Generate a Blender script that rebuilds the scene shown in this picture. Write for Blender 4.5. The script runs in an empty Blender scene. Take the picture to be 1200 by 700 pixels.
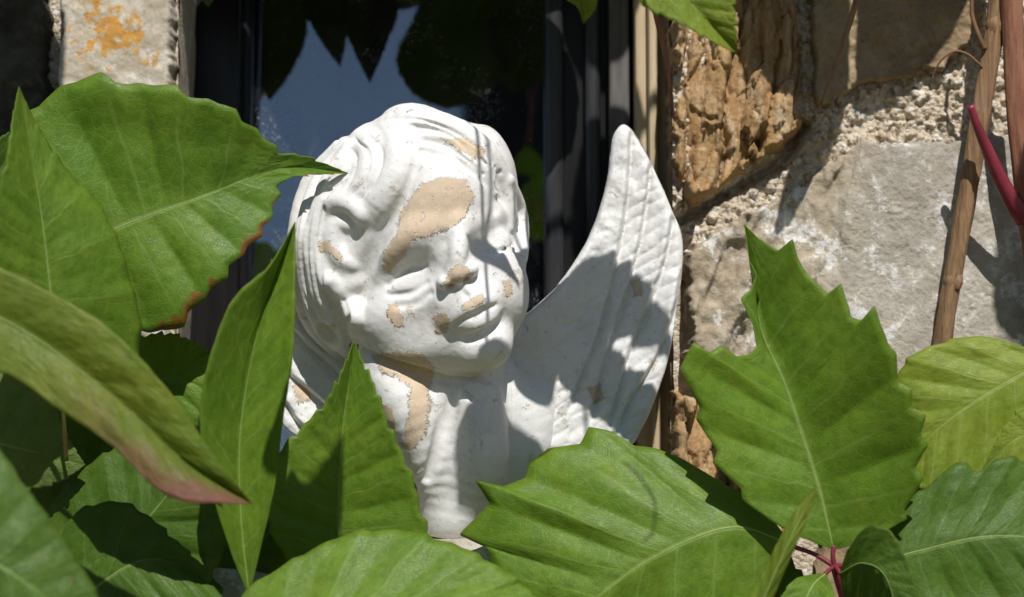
import bpy, math, random
import numpy as np
from mathutils import Vector

# ------------------------------------------------------------------ camera, sky, sun, exposure
SC = bpy.context.scene
COL = SC.collection
S = 0.0005                      # metres per photograph pixel in the plane of the statue
D = 1.2                         # camera distance to that plane
PITCH = math.radians(6.0)
FWD = np.array([0.0, math.cos(PITCH), math.sin(PITCH)])
RGT = np.array([1.0, 0.0, 0.0])
UP = np.array([0.0, -math.sin(PITCH), math.cos(PITCH)])
CAM = -FWD * D
cd = bpy.data.cameras.new('camera')
cam = bpy.data.objects.new('camera', cd)
COL.objects.link(cam)
cam.location = CAM
cam.rotation_euler = (math.pi / 2 + PITCH, 0, 0)
cd.sensor_width = 36
cd.lens = 36 * D / (1200 * S)
cd.clip_start = 0.01
cd.clip_end = 2000
cd.dof.use_dof = True
cd.dof.focus_distance = D - 0.03
cd.dof.aperture_fstop = 5.6
SC.camera = cam

SUN_EL, SUN_AZ = math.radians(50), math.radians(9)      # azimuth to the right of straight behind the camera
SUN = np.array([math.sin(SUN_AZ) * math.cos(SUN_EL), -math.cos(SUN_AZ) * math.cos(SUN_EL), math.sin(SUN_EL)])
W = bpy.data.worlds.new('World')
SC.world = W
W.use_nodes = True
wn = W.node_tree.nodes
wn.clear()
wo = wn.new('ShaderNodeOutputWorld')
wb = wn.new('ShaderNodeBackground')
sk = wn.new('ShaderNodeTexSky')
sk.sky_type = 'NISHITA'
sk.sun_disc = False
sk.sun_elevation = SUN_EL
sk.sun_rotation = math.pi - SUN_AZ
sk.dust_density = 0.2
sk.ozone_density = 2.0
sk.altitude = 300
wb.inputs['Strength'].default_value = 0.05
W.node_tree.links.new(sk.outputs[0], wb.inputs[0])
W.node_tree.links.new(wb.outputs[0], wo.inputs[0])

sl = bpy.data.lights.new('sun', 'SUN')
sl.energy = 4.4
sl.angle = math.radians(0.45)
sl.color = (1.0, 0.965, 0.915)
so = bpy.data.objects.new('sun', sl)
COL.objects.link(so)
so.location = SUN * 5
so.rotation_euler = Vector(SUN).to_track_quat('Z', 'Y').to_euler()

SC.render.engine = 'CYCLES'
SC.view_settings.view_transform = 'Standard'
SC.view_settings.look = 'None'
SC.view_settings.exposure = 0.14
SC.view_settings.gamma = 1.0
SC.view_settings.use_curve_mapping = False

# ------------------------------------------------------------------ maths helpers
RNG = np.random.default_rng(7)
TAB = RNG.random((256, 256)).astype(np.float32)
TAB2 = RNG.random((256, 256, 3)).astype(np.float32)


def arr(p):
    return np.asarray(p, dtype=np.float64)


def Clin(u, v, d):
    u, v, d = arr(u), arr(v), arr(d)
    return CAM + FWD * (D - d * S)[..., None] + RGT * ((u - 600) * S)[..., None] + UP * ((350 - v) * S)[..., None]


def Cper(u, v, d):
    u, v, d = arr(u), arr(v), arr(d)
    k = (D - d * S) / D
    return CAM + FWD * (D - d * S)[..., None] + RGT * ((u - 600) * S * k)[..., None] + UP * ((350 - v) * S * k)[..., None]


def Pw(u, v, Y):
    """point on the vertical plane y = Y"""
    u, v = arr(u), arr(v)
    dr = FWD + RGT * ((u - 600) * S / D)[..., None] + UP * ((350 - v) * S / D)[..., None]
    t = (Y - CAM[1]) / dr[..., 1]
    return CAM + dr * t[..., None]


def noise2(x, y, seed=0):
    x = x + seed * 17.31
    y = y + seed * 9.77
    ix, iy = np.floor(x).astype(int), np.floor(y).astype(int)
    fx, fy = x - ix, y - iy
    fx = fx * fx * (3 - 2 * fx)
    fy = fy * fy * (3 - 2 * fy)
    a = TAB[iy & 255, ix & 255]; b = TAB[iy & 255, (ix + 1) & 255]
    c = TAB[(iy + 1) & 255, ix & 255]; e = TAB[(iy + 1) & 255, (ix + 1) & 255]
    return (a * (1 - fx) + b * fx) * (1 - fy) + (c * (1 - fx) + e * fx) * fy


def fbm2(x, y, octv=5, seed=0, gain=0.5):
    r, a, n = 0, 1.0, 0
    for i in range(octv):
        r = r + a * (noise2(x * 2 ** i, y * 2 ** i, seed + i * 3) - 0.5)
        n += a
        a *= gain
    return r / n * 2


def worley(x, y, seed=0):
    ix, iy = np.floor(x).astype(int), np.floor(y).astype(int)
    best = np.full(x.shape, 9.0)
    val = np.zeros(x.shape)
    for dx in (-1, 0, 1):
        for dy in (-1, 0, 1):
            cx, cy = ix + dx, iy + dy
            h = TAB2[(cy + seed * 13) & 255, (cx + seed * 7) & 255]
            dd = np.hypot(cx + h[..., 0] - x, cy + h[..., 1] - y)
            m = dd < best
            best = np.where(m, dd, best)
            val = np.where(m, h[..., 2], val)
    return best, val


def catmull(pts, n):
    """smooth resample of a polyline with n points, evenly by arc length"""
    p = arr(pts)
    if len(p) > 2:
        q = np.vstack([2 * p[0] - p[1], p, 2 * p[-1] - p[-2]])
        out = []
        for i in range(1, len(q) - 2):
            t = np.linspace(0, 1, 24, endpoint=False)[:, None]
            a, b, c, e = q[i - 1], q[i], q[i + 1], q[i + 2]
            out.append(0.5 * (2 * b + (c - a) * t + (2 * a - 5 * b + 4 * c - e) * t ** 2 + (3 * b - a - 3 * c + e) * t ** 3))
        p = np.vstack(out + [p[-1:]])
    return resample(p, n)


def resample(p, n):
    p = arr(p)
    L = np.concatenate([[0], np.cumsum(np.linalg.norm(np.diff(p, axis=0), axis=1))])
    q = np.linspace(0, L[-1], n)
    return np.stack([np.interp(q, L, p[:, k]) for k in range(p.shape[1])], 1)


def poly_sd(U, V, poly):
    """signed distance to a polygon, negative inside"""
    p = arr(poly)
    d = np.full(U.shape, 1e9)
    ins = np.zeros(U.shape, bool)
    for i in range(len(p)):
        a, b = p[i], p[(i + 1) % len(p)]
        e = b - a
        t = np.clip(((U - a[0]) * e[0] + (V - a[1]) * e[1]) / max(e @ e, 1e-9), 0, 1)
        d = np.minimum(d, np.hypot(U - a[0] - t * e[0], V - a[1] - t * e[1]))
        c = (a[1] > V) != (b[1] > V)
        if abs(e[1]) > 1e-9:
            ins ^= c & (U < a[0] + e[0] * (V - a[1]) / e[1])
    return np.where(ins, -d, d)


def line_d(U, V, pts):
    p = arr(pts)
    d = np.full(U.shape, 1e9)
    for a, b in zip(p[:-1], p[1:]):
        e = b - a
        t = np.clip(((U - a[0]) * e[0] + (V - a[1]) * e[1]) / max(e @ e, 1e-9), 0, 1)
        d = np.minimum(d, np.hypot(U - a[0] - t * e[0], V - a[1] - t * e[1]))
    return d


def sstep(a, b, x):
    t = np.clip((x - a) / (b - a), 0, 1)
    return t * t * (3 - 2 * t)


# ------------------------------------------------------------------ object helpers
def link(o, parent=None, label=None, cat=None, group=None, kind=None):
    COL.objects.link(o)
    if parent is not None:
        o.parent = parent
    for k, val in (('label', label), ('category', cat), ('group', group), ('kind', kind)):
        if val:
            o[k] = val
    return o


def mesh(name, verts, faces, mat, parent=None, smooth=True, uv=None, attrs=None, **tags):
    me = bpy.data.meshes.new(name)
    verts = np.asarray(verts, dtype=np.float32)
    faces = np.asarray(faces, dtype=np.int32)
    me.vertices.add(len(verts))
    me.vertices.foreach_set('co', verts.ravel())
    nf, k = faces.shape
    me.loops.add(nf * k)
    me.loops.foreach_set('vertex_index', faces.ravel())
    me.polygons.add(nf)
    me.polygons.foreach_set('loop_start', np.arange(0, nf * k, k, dtype=np.int32))
    me.update(calc_edges=True)
    me.validate()
    me.polygons.foreach_set('use_smooth', np.full(len(me.polygons), smooth))
    if uv is not None:
        ul = me.uv_layers.new(name='UVMap')
        ul.data.foreach_set('uv', np.asarray(uv, dtype=np.float32)[faces.ravel()].ravel())
    for an, av in (attrs or {}).items():
        a = me.attributes.new(an, 'FLOAT', 'POINT')
        a.data.foreach_set('value', np.asarray(av, dtype=np.float32))
    me.materials.append(mat)
    o = bpy.data.objects.new(name, me)
    return link(o, parent, **tags)


def empty(name, loc, label, cat, group=None):
    o = bpy.data.objects.new(name, None)
    o.empty_display_size = 0.02
    return link(o, None, label, cat, group)


def grid_faces(n, m):
    i, j = np.meshgrid(np.arange(n - 1), np.arange(m - 1), indexing='ij')
    a = i * m + j
    return np.stack([a, a + 1, a + m + 1, a + m], -1).reshape(-1, 4)


def tube(name, pts, radii, mat, parent=None, sides=10, n=40, rough=0.0, **tags):
    """a bent tapering rod through world points"""
    p = catmull(pts, n)
    r = np.interp(np.linspace(0, 1, n), np.linspace(0, 1, len(radii)), radii)
    tg = np.gradient(p, axis=0)
    tg /= np.linalg.norm(tg, axis=1)[:, None]
    ref = np.array([0.3, 1.0, 0.2])
    a = np.cross(tg, ref); a /= np.linalg.norm(a, axis=1)[:, None]
    b = np.cross(tg, a)
    th = np.linspace(0, 2 * math.pi, sides, endpoint=False)
    i = np.arange(n)[:, None]
    rr = r[:, None] * (1 + rough * (noise2(i * 0.12 + th * 0, 5 + 4 * np.cos(th[None]) + 7 * np.sin(th[None] * 2) + 0 * i, 5) - 0.5) * 2)
    V = p[:, None] + rr[..., None] * (np.cos(th)[None, :, None] * a[:, None] + np.sin(th)[None, :, None] * b[:, None])
    F = []
    for k in range(n - 1):
        for s in range(sides):
            F.append((k * sides + s, k * sides + (s + 1) % sides, (k + 1) * sides + (s + 1) % sides, (k + 1) * sides + s))
    V = V.reshape(-1, 3)
    nv = len(V)
    V = np.vstack([V, p[:1], p[-1:]])
    for s in range(sides):
        F.append((nv, (s + 1) % sides, s, s)) if False else F.append(((s + 1) % sides, s, nv, nv))
        F.append(((n - 1) * sides + s, (n - 1) * sides + (s + 1) % sides, nv + 1, nv + 1))
    me = bpy.data.meshes.new(name)
    me.from_pydata([tuple(x) for x in V], [], [tuple(dict.fromkeys(f)) for f in F])
    me.polygons.foreach_set('use_smooth', [True] * len(me.polygons))
    me.materials.append(mat)
    return link(bpy.data.objects.new(name, me), parent, **tags)


def box(name, u0, u1, v0, v1, Y0, Y1, mat, parent=None, bev=0.0015, **tags):
    """bevelled board: front face at y = Y0 spans the pixel rectangle, back at y = Y1"""
    a, b = Pw(u0, v0, Y0), Pw(u1, v1, Y0)
    x0, x1, z0, z1 = a[0], b[0], b[2], a[2]
    V = [(x, y, z) for x in (x0, x1) for y in (Y0, Y1) for z in (z0, z1)]
    F = [(0, 1, 3, 2), (4, 6, 7, 5), (0, 4, 5, 1), (2, 3, 7, 6), (0, 2, 6, 4), (1, 5, 7, 3)]
    o = mesh(name, V, F, mat, parent, smooth=False, **tags)
    m = o.modifiers.new('bevel', 'BEVEL')
    m.width = bev
    m.segments = 2
    return o


# ------------------------------------------------------------------ material helpers
class NT:
    def __init__(self, name):
        self.m = bpy.data.materials.new(name)
        self.m.use_nodes = True
        self.t = self.m.node_tree
        self.t.nodes.clear()
        self.out = self.t.nodes.new('ShaderNodeOutputMaterial')

    def n(self, typ, **kw):
        nd = self.t.nodes.new('ShaderNode' + typ)
        for k, v in kw.items():
            if k[0] == '_':
                setattr(nd, k[1:], v)
        for k, v in kw.items():
            if k[0] != '_':
                key = int(k[1:]) if k[0] == 'i' and k[1:].isdigit() else k.replace('_', ' ')
                self.set(nd.inputs[key], v)
        return nd

    def set(self, sock, v):
        if hasattr(v, 'links') or isinstance(v, bpy.types.NodeSocket):
            self.t.links.new(v, sock)
        elif isinstance(v, bpy.types.Node):
            self.t.links.new(v.outputs[0], sock)
        else:
            if isinstance(v, (tuple, list)) and len(v) == 3 and len(sock.default_value) == 4:
                v = (*v, 1)
            sock.default_value = v

    def math(self, op, a, b=0.0, c=0.0, clamp=False):
        nd = self.n('Math', _operation=op, _use_clamp=clamp)
        for i, x in enumerate((a, b, c)):
            self.set(nd.inputs[i], x)
        return nd.outputs[0]

    def ramp(self, x, lo, hi, a=0.0, b=1.0):
        nd = self.n('MapRange', _interpolation_type='SMOOTHSTEP')
        for k, v in (('Value', x), ('From Min', lo), ('From Max', hi), ('To Min', a), ('To Max', b)):
            self.set(nd.inputs[k], v)
        return nd.outputs[0]

    def mix(self, f, a, b):
        nd = self.n('Mix', _data_type='RGBA')
        self.set(nd.inputs[0], f); self.set(nd.inputs[6], a); self.set(nd.inputs[7], b)
        return nd.outputs[2]

    def noise(self, vec, scale, detail=4, rough=0.55, dist=0.0):
        nd = self.n('TexNoise', Scale=scale, Detail=detail, Roughness=rough, Distortion=dist)
        if vec is not None:
            self.set(nd.inputs['Vector'], vec)
        return nd.outputs[0]

    def vor(self, vec, scale, feature='F1', out='Distance'):
        nd = self.n('TexVoronoi', _feature=feature, Scale=scale)
        if vec is not None:
            self.set(nd.inputs['Vector'], vec)
        return nd.outputs[out]

    def mapping(self, vec, scale=(1, 1, 1), rot=(0, 0, 0)):
        nd = self.n('Mapping')
        self.set(nd.inputs['Vector'], vec)
        nd.inputs['Scale'].default_value = scale
        nd.inputs['Rotation'].default_value = rot
        return nd.outputs[0]

    def geo(self):
        return self.n('NewGeometry').outputs['Position']

    def bump(self, h, dist, strength=1.0, normal=None):
        nd = self.n('Bump', Distance=dist, Strength=strength)
        self.set(nd.inputs['Height'], h)
        if normal is not None:
            self.set(nd.inputs['Normal'], normal)
        return nd.outputs[0]

    def pbr(self, color, rough=0.8, normal=None, spec=0.3, **kw):
        nd = self.n('BsdfPrincipled')
        self.set(nd.inputs['Base Color'], color)
        self.set(nd.inputs['Roughness'], rough)
        self.set(nd.inputs['Specular IOR Level'], spec)
        if normal is not None:
            self.set(nd.inputs['Normal'], normal)
        for k, v in kw.items():
            self.set(nd.inputs[k.replace('_', ' ')], v)
        return nd

    def done(self, sh):
        self.t.links.new(sh.outputs[0], self.out.inputs['Surface'])
        return self.m


def mat_plaster():
    t = NT('weathered_white_plaster')
    p = t.geo()
    bare = t.n('Attribute', _attribute_name='bare').outputs['Fac']
    n1 = t.noise(p, 170, 5, 0.65)
    n2 = t.noise(p, 900, 3, 0.6)
    e = t.math('ADD', bare, t.math('MULTIPLY', t.math('SUBTRACT', n1, 0.5), 2.0))
    e = t.math('ADD', e, t.math('MULTIPLY', t.math('SUBTRACT', n2, 0.5), 1.3))
    m = t.ramp(e, 0.36, 0.74)
    # scattered small chips away from the big worn areas
    ch = t.ramp(t.math('ADD', t.noise(p, 75, 6, 0.7), t.math('MULTIPLY', n2, 0.22)), 0.735, 0.765)
    m = t.math('MAXIMUM', m, t.math('MULTIPLY', ch, 0.6))
    white = t.mix(t.ramp(t.noise(p, 45, 5, 0.6), 0.35, 0.72), (0.78, 0.775, 0.76), (0.70, 0.69, 0.675))
    white = t.mix(t.math('MULTIPLY', t.ramp(t.noise(p, 110, 6, 0.7, 0.6), 0.56, 0.70), 0.40), white, (0.52, 0.51, 0.485))
    white = t.mix(t.ramp(t.noise(p, 420, 3, 0.7), 0.60, 0.74), white, (0.52, 0.51, 0.48))
    tan = t.mix(n1, (0.66, 0.535, 0.40), (0.58, 0.45, 0.315))
    tan = t.mix(t.ramp(n2, 0.55, 0.7), tan, (0.70, 0.62, 0.50))
    col = t.mix(m, white, tan)
    stn = t.ramp(t.noise(t.mapping(p, (1, 1, 0.35)), 34, 6, 0.72, 0.8), 0.54, 0.74)
    col = t.mix(t.math('MULTIPLY', stn, 0.35), col, (0.40, 0.39, 0.33))
    sp = t.math('LESS_THAN', t.vor(p, 190), 0.055)
    sp = t.math('MULTIPLY', sp, t.math('GREATER_THAN', t.noise(p, 60, 1), 0.56))
    col = t.mix(t.math('MULTIPLY', sp, 0.85), col, (0.07, 0.055, 0.04))
    h = t.math('ADD', t.math('MULTIPLY', m, -2.2), t.math('MULTIPLY', t.noise(p, 260, 5, 0.65), 0.7))
    h = t.math('ADD', h, t.math('MULTIPLY', n2, 0.25))
    nm = t.bump(h, 0.0005, 0.7)
    return t.done(t.pbr(col, t.math('ADD', 0.55, t.math('MULTIPLY', m, 0.3)), nm, 0.25))


def mat_leaf(name, a, b, vein, trans, red=0.0, spots=0.0, tr=0.40, gloss=0.40):
    t = NT(name)
    uv = t.n('UVMap').outputs[0]
    sx = t.n('SeparateXYZ', Vector=uv)
    sgn = t.math('SUBTRACT', t.math('MULTIPLY', sx.outputs[0], 2.0), 1.0)
    s = t.math('ABSOLUTE', sgn)
    y = sx.outputs[1]
    p = t.geo()
    wob = t.math('MULTIPLY', t.math('SUBTRACT', t.noise(uv, 7, 2), 0.5), 0.03)
    side = t.math('MULTIPLY', t.math('GREATER_THAN', sgn, 0.0), 0.45)
    ph = t.math('ADD', t.math('MULTIPLY', t.math('ADD', y, wob), 8.0), side)
    fr = t.math('ABSOLUTE', t.math('SUBTRACT', t.math('FRACT', ph), 0.5))          # 0 on the lateral veins
    lat = t.ramp(fr, 0.012, 0.05, 1.0, 0.0)
    lat = t.math('MULTIPLY', lat, t.ramp(s, 0.5, 1.0, 1.0, 0.25))
    mid = t.ramp(s, 0.012, 0.035, 1.0, 0.0)
    net = t.ramp(t.vor(t.mapping(uv, (1, 2.2, 1)), 17, 'DISTANCE_TO_EDGE'), 0.0, 0.07, 1.0, 0.0)
    fine = t.ramp(t.vor(t.mapping(uv, (1, 2.2, 1)), 55, 'DISTANCE_TO_EDGE'), 0.0, 0.10, 1.0, 0.0)
    base = t.mix(t.ramp(t.noise(p, 22, 4, 0.6), 0.35, 0.68), a, b)
    base = t.mix(t.math('MULTIPLY', t.ramp(t.noise(p, 160, 3, 0.6), 0.4, 0.7), 0.45), base, tuple(0.6 * x for x in a))
    base = t.mix(t.math('MULTIPLY', t.ramp(t.noise(p, 55, 5, 0.65), 0.55, 0.75), 0.35), base, (0.26, 0.27, 0.03))
    v = t.math('MAXIMUM', t.math('MULTIPLY', lat, 0.55), mid)
    v = t.math('MAXIMUM', v, t.math('MULTIPLY', net, 0.34))
    v = t.math('MAXIMUM', v, t.math('MULTIPLY', fine, 0.10))
    base = t.mix(t.math('MULTIPLY', v, 0.8), base, vein)
    edge = t.ramp(s, 0.965, 0.995)
    base = t.mix(t.math('MULTIPLY', edge, 0.25), base, (0.16, 0.12, 0.03))
    if red:
        rm = t.ramp(t.math('ADD', sgn, t.math('MULTIPLY', t.math('SUBTRACT', t.noise(p, 60, 4), 0.5), 0.9)), 0.1, 1.0)
        rm = t.math('MULTIPLY', rm, t.ramp(y, 0.25, 0.7))
        base = t.mix(t.math('MULTIPLY', rm, red), base, (0.30, 0.11, 0.10))
    if spots:
        bm = t.ramp(t.math('ADD', s, t.math('MULTIPLY', t.noise(p, 130, 4, 0.6), 0.35)), 1.06, 1.12)
        bm = t.math('MULTIPLY', bm, t.math('GREATER_THAN', sgn, 0.0))
        bm = t.math('MULTIPLY', bm, t.ramp(t.noise(p, 75, 2), 0.53, 0.57))
        base = t.mix(t.math('MULTIPLY', bm, spots), base, (0.26, 0.09, 0.025))
    dot = t.math('LESS_THAN', t.math('ADD', t.vor(p, 62), t.math('MULTIPLY', t.noise(p, 400, 2), 0.06)), 0.085)
    dot = t.math('MULTIPLY', dot, t.math('GREATER_THAN', t.noise(p, 40, 1), 0.62))
    base = t.mix(t.math('MULTIPLY', dot, 0.6), base, (0.25, 0.13, 0.06))
    h = t.math('ADD', t.math('MULTIPLY', v, -0.6), t.math('MULTIPLY', fine, -0.25))
    h = t.math('ADD', h, t.math('MULTIPLY', t.noise(p, 300, 3), 0.5))
    h = t.math('ADD', h, t.math('MULTIPLY', t.vor(t.mapping(uv, (1, 2.2, 1)), 17, 'SMOOTH_F1'), -2.2))
    nm = t.bump(h, 0.00032, 0.7)
    d = t.pbr(base, t.math('ADD', gloss, t.math('MULTIPLY', t.noise(p, 120, 2), 0.15)), nm, 0.36)
    tc = t.mix(t.math('MULTIPLY', v, 0.5), trans, tuple(0.55 * x for x in trans))
    tl = t.n('BsdfTranslucent')
    t.set(tl.inputs['Color'], tc); t.set(tl.inputs['Normal'], nm)
    mx = t.n('MixShader', i0=tr)
    t.t.links.new(d.outputs[0], mx.inputs[1]); t.t.links.new(tl.outputs[0], mx.inputs[2])
    return t.done(mx)


def mat_stone(name, cols, scale=1.0, stretch=(1, 1, 1), lichen=None, white=0.0, bump=0.0016, dark=0.25):
    t = NT(name)
    p = t.mapping(t.geo(), tuple(scale * x for x in stretch))
    g = t.geo()
    n1 = t.noise(p, 14, 7, 0.62, 0.4)
    worn = t.n('Attribute', _attribute_name='worn').outputs['Fac']
    n2 = t.noise(p, 70, 6, 0.65)
    n3 = t.noise(g, 420, 4, 0.6)
    c = t.mix(t.ramp(n1, 0.34, 0.66), cols[0], cols[1])
    c = t.mix(t.ramp(n2, 0.45, 0.72), c, cols[2])
    c = t.mix(t.math('MULTIPLY', t.ramp(n3, 0.5, 0.75), 0.5), c, tuple(0.5 * x for x in cols[1]))
    c = t.mix(t.math('MULTIPLY', t.ramp(t.noise(p, 38, 6, 0.7), 0.60, 0.70), dark), c, (0.07, 0.06, 0.05))
    c = t.mix(t.math('MULTIPLY', worn, 0.7), c, t.mix(t.ramp(n2, 0.35, 0.65), (0.30, 0.225, 0.14), (0.40, 0.33, 0.235)))
    if white:
        w = t.ramp(t.math('ADD', t.noise(g, 40, 8, 0.72), t.math('MULTIPLY', n3, 0.2)), 0.62, 0.72)
        c = t.mix(t.math('MULTIPLY', w, white), c, (0.72, 0.71, 0.68))
    if lichen:
        for (ctr, rad, lc) in lichen:
            dv = t.n('VectorMath', _operation='DISTANCE')
            t.set(dv.inputs[0], g); dv.inputs[1].default_value = ctr
            lm = t.math('SUBTRACT', rad, dv.outputs['Value'])
            lm = t.math('ADD', t.math('MULTIPLY', lm, 1 / rad), t.math('MULTIPLY', t.math('SUBTRACT', t.noise(g, 150, 5, 0.65), 0.5), 3.2))
            lm = t.ramp(lm, 0.25, 0.5)
            lcol = t.mix(t.noise(g, 330, 3), lc, tuple(0.6 * x for x in lc))
            c = t.mix(t.math('MULTIPLY', lm, 0.9), c, lcol)
    h = t.math('ADD', t.math('MULTIPLY', n2, 0.8), t.math('MULTIPLY', n3, 0.55))
    nm = t.bump(h, bump, 0.8)
    return t.done(t.pbr(c, 0.85, nm, 0.2))


def mat_mortar():
    t = NT('sandy_lime_mortar')
    g = t.geo()
    vc = t.n('TexVoronoi', _feature='F1', Scale=330.0)
    t.set(vc.inputs['Vector'], g)
    cs = t.n('SeparateColor'); t.set(cs.inputs[0], vc.outputs['Color'])
    c = t.mix(cs.outputs[0], (0.66, 0.57, 0.44), (0.50, 0.41, 0.30))
    c = t.mix(t.math('GREATER_THAN', cs.outputs[1], 0.82), c, (0.72, 0.69, 0.63))
    c = t.mix(t.math('GREATER_THAN', cs.outputs[2], 0.90), c, (0.30, 0.22, 0.15))
    c = t.mix(t.ramp(t.noise(g, 60, 5), 0.4, 0.7), c, (0.56, 0.48, 0.37))
    h = t.math('ADD', t.math('MULTIPLY', vc.outputs['Distance'], -1.0), t.noise(g, 900, 3))
    return t.done(t.pbr(c, 0.9, t.bump(h, 0.0016, 0.9), 0.15))


def mat_simple(name, a, b, scale, rough, spec=0.3, bump=0.0005, stretch=(1, 1, 1), detail=5):
    t = NT(name)
    p = t.mapping(t.geo(), stretch)
    n = t.noise(p, scale, detail, 0.62)
    f = t.noise(p, scale * 7, 4, 0.6)
    c = t.mix(t.ramp(n, 0.35, 0.68), a, b)
    c = t.mix(t.math('MULTIPLY', t.ramp(f, 0.5, 0.75), 0.45), c, tuple(0.45 * x for x in a))
    nm = t.bump(t.math('ADD', n, t.math('MULTIPLY', f, 0.5)), bump, 0.7)
    return t.done(t.pbr(c, rough, nm, spec))


def mat_glass():
    """aged dusty window glass: clear slab, strong reflection of the sky, dust film and specks"""
    t = NT('dusty_window_glass')
    g = t.geo()
    gl = t.n('BsdfPrincipled')
    t.set(gl.inputs['Base Color'], (0.8, 0.88, 0.9)); gl.inputs['Transmission Weight'].default_value = 1.0
    gl.inputs['Roughness'].default_value = 0.0
    gl.inputs['IOR'].default_value = 2.6
    nm = t.bump(t.noise(g, 14, 2, 0.4), 0.0006, 0.25)
    t.set(gl.inputs['Normal'], nm)
    sp = t.math('LESS_THAN', t.vor(g, 520), 0.2)
    sp = t.math('MULTIPLY', sp, t.ramp(t.noise(g, 20, 4, 0.7), 0.46, 0.66))
    sp2 = t.math('LESS_THAN', t.vor(g, 150), 0.05)
    film = t.math('MULTIPLY', t.ramp(t.noise(g, 18, 6, 0.7), 0.35, 0.75), 0.035)
    scr = t.ramp(t.noise(t.mapping(g, (60, 1, 900), (0, 0.5, 0)), 1.0, 2, 0.5), 0.74, 0.80)
    f = t.math('ADD', t.math('MAXIMUM', t.math('MULTIPLY', sp, 1.0), t.math('MULTIPLY', sp2, 1.0)), film, clamp=True)
    f = t.math('ADD', f, t.math('MULTIPLY', scr, 0.05), clamp=True)
    du = t.n('BsdfDiffuse', Color=(0.50, 0.53, 0.58))
    mx = t.n('MixShader', i0=f)
    t.t.links.new(gl.outputs[0], mx.inputs[1]); t.t.links.new(du.outputs[0], mx.inputs[2])
    return t.done(mx)


M_PLASTER = mat_plaster()
LEAFM = {
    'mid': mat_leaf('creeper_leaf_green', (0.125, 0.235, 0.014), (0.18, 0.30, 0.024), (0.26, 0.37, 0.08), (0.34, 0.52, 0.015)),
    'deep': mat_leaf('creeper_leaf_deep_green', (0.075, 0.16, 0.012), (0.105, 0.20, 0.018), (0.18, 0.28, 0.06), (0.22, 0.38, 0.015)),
    'dimmed': mat_leaf('creeper_leaf_dimmed', (0.055, 0.115, 0.014), (0.075, 0.14, 0.018), (0.13, 0.2, 0.05), (0.16, 0.24, 0.015), tr=0.22),  # darker, less translucent copy that keeps the mirrored leaves dark
    'young': mat_leaf('creeper_leaf_yellow_green', (0.21, 0.31, 0.022), (0.29, 0.36, 0.034), (0.36, 0.44, 0.11), (0.42, 0.52, 0.02)),
    'spot': mat_leaf('creeper_leaf_scorched', (0.115, 0.23, 0.014), (0.165, 0.285, 0.022), (0.27, 0.38, 0.10), (0.32, 0.50, 0.015), spots=0.95),
    'red': mat_leaf('creeper_leaf_reddening', (0.12, 0.21, 0.012), (0.21, 0.25, 0.02), (0.19, 0.25, 0.04), (0.26, 0.34, 0.015), red=0.9),
    'pale': mat_leaf('creeper_leaf_pale_underside', (0.17, 0.27, 0.06), (0.20, 0.30, 0.075), (0.28, 0.38, 0.12), (0.28, 0.42, 0.05), gloss=0.6),
}
M_FLAKY = mat_stone('flaky_brown_stone', [(0.50, 0.33, 0.155), (0.33, 0.20, 0.09), (0.52, 0.41, 0.27)], 1.0, (2.2, 1, 0.7), bump=0.0022, dark=0.5)
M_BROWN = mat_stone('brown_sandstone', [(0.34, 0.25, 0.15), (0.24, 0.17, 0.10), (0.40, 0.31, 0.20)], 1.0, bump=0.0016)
M_GREY = mat_stone('grey_limestone', [(0.46, 0.42, 0.35), (0.33, 0.295, 0.24), (0.50, 0.465, 0.41)], 1.0, (1, 1, 1), white=0.85, bump=0.0022, dark=0.5)
lc = Pw(128, 32, 0.03)
M_LICHEN = mat_stone('lichen_limestone', [(0.55, 0.49, 0.38), (0.42, 0.36, 0.27), (0.60, 0.55, 0.46)], 1.2, white=0.5, bump=0.0012,
                     lichen=[(tuple(lc), 0.026, (0.62, 0.30, 0.045)), (tuple(Pw(165, 60, 0.03)), 0.012, (0.62, 0.36, 0.08))])
M_DARKSTONE = mat_stone('shade_toned_stone', [(0.075, 0.07, 0.05), (0.035, 0.033, 0.025), (0.11, 0.10, 0.075)], 1.5, bump=0.002)  # base colour darkened to deepen the overhead leaf's shade
M_MORTAR = mat_mortar()
M_FRAME = mat_simple('black_painted_wood', (0.006, 0.006, 0.0065), (0.012, 0.011, 0.012), 26, 0.35, 0.3, 0.0002, (6, 6, 0.6))
M_BEAD = mat_simple('black_paint_sheen_grey', (0.022, 0.022, 0.024), (0.04, 0.04, 0.042), 26, 0.3, 0.5, 0.0002, (6, 6, 0.6))  # sunlit sheen on the beads put in as a lighter grey
M_OAK = mat_simple('bare_cream_wood', (0.60, 0.49, 0.32), (0.46, 0.36, 0.22), 20, 0.7, 0.2, 0.0006, (7, 7, 0.5))
M_GREYWOOD = mat_simple('weathered_grey_wood', (0.17, 0.165, 0.16), (0.10, 0.095, 0.09), 20, 0.8, 0.2, 0.0006, (7, 7, 0.6))
M_BARK = mat_simple('tan_vine_bark', (0.36, 0.225, 0.12), (0.21, 0.12, 0.065), 60, 0.7, 0.25, 0.0016, (7, 7, 0.4))
M_REDBARK = mat_simple('red_brown_vine_bark', (0.34, 0.16, 0.095), (0.22, 0.09, 0.055), 60, 0.7, 0.25, 0.0016, (7, 7, 0.4))
M_GREENSTALK = mat_simple('green_leaf_stalk', (0.16, 0.20, 0.04), (0.22, 0.13, 0.05), 60, 0.45, 0.4, 0.0002)
M_MIDRIB = mat_simple('pale_leaf_midrib', (0.25, 0.35, 0.09), (0.20, 0.30, 0.06), 80, 0.5, 0.4, 0.0001)
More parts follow.
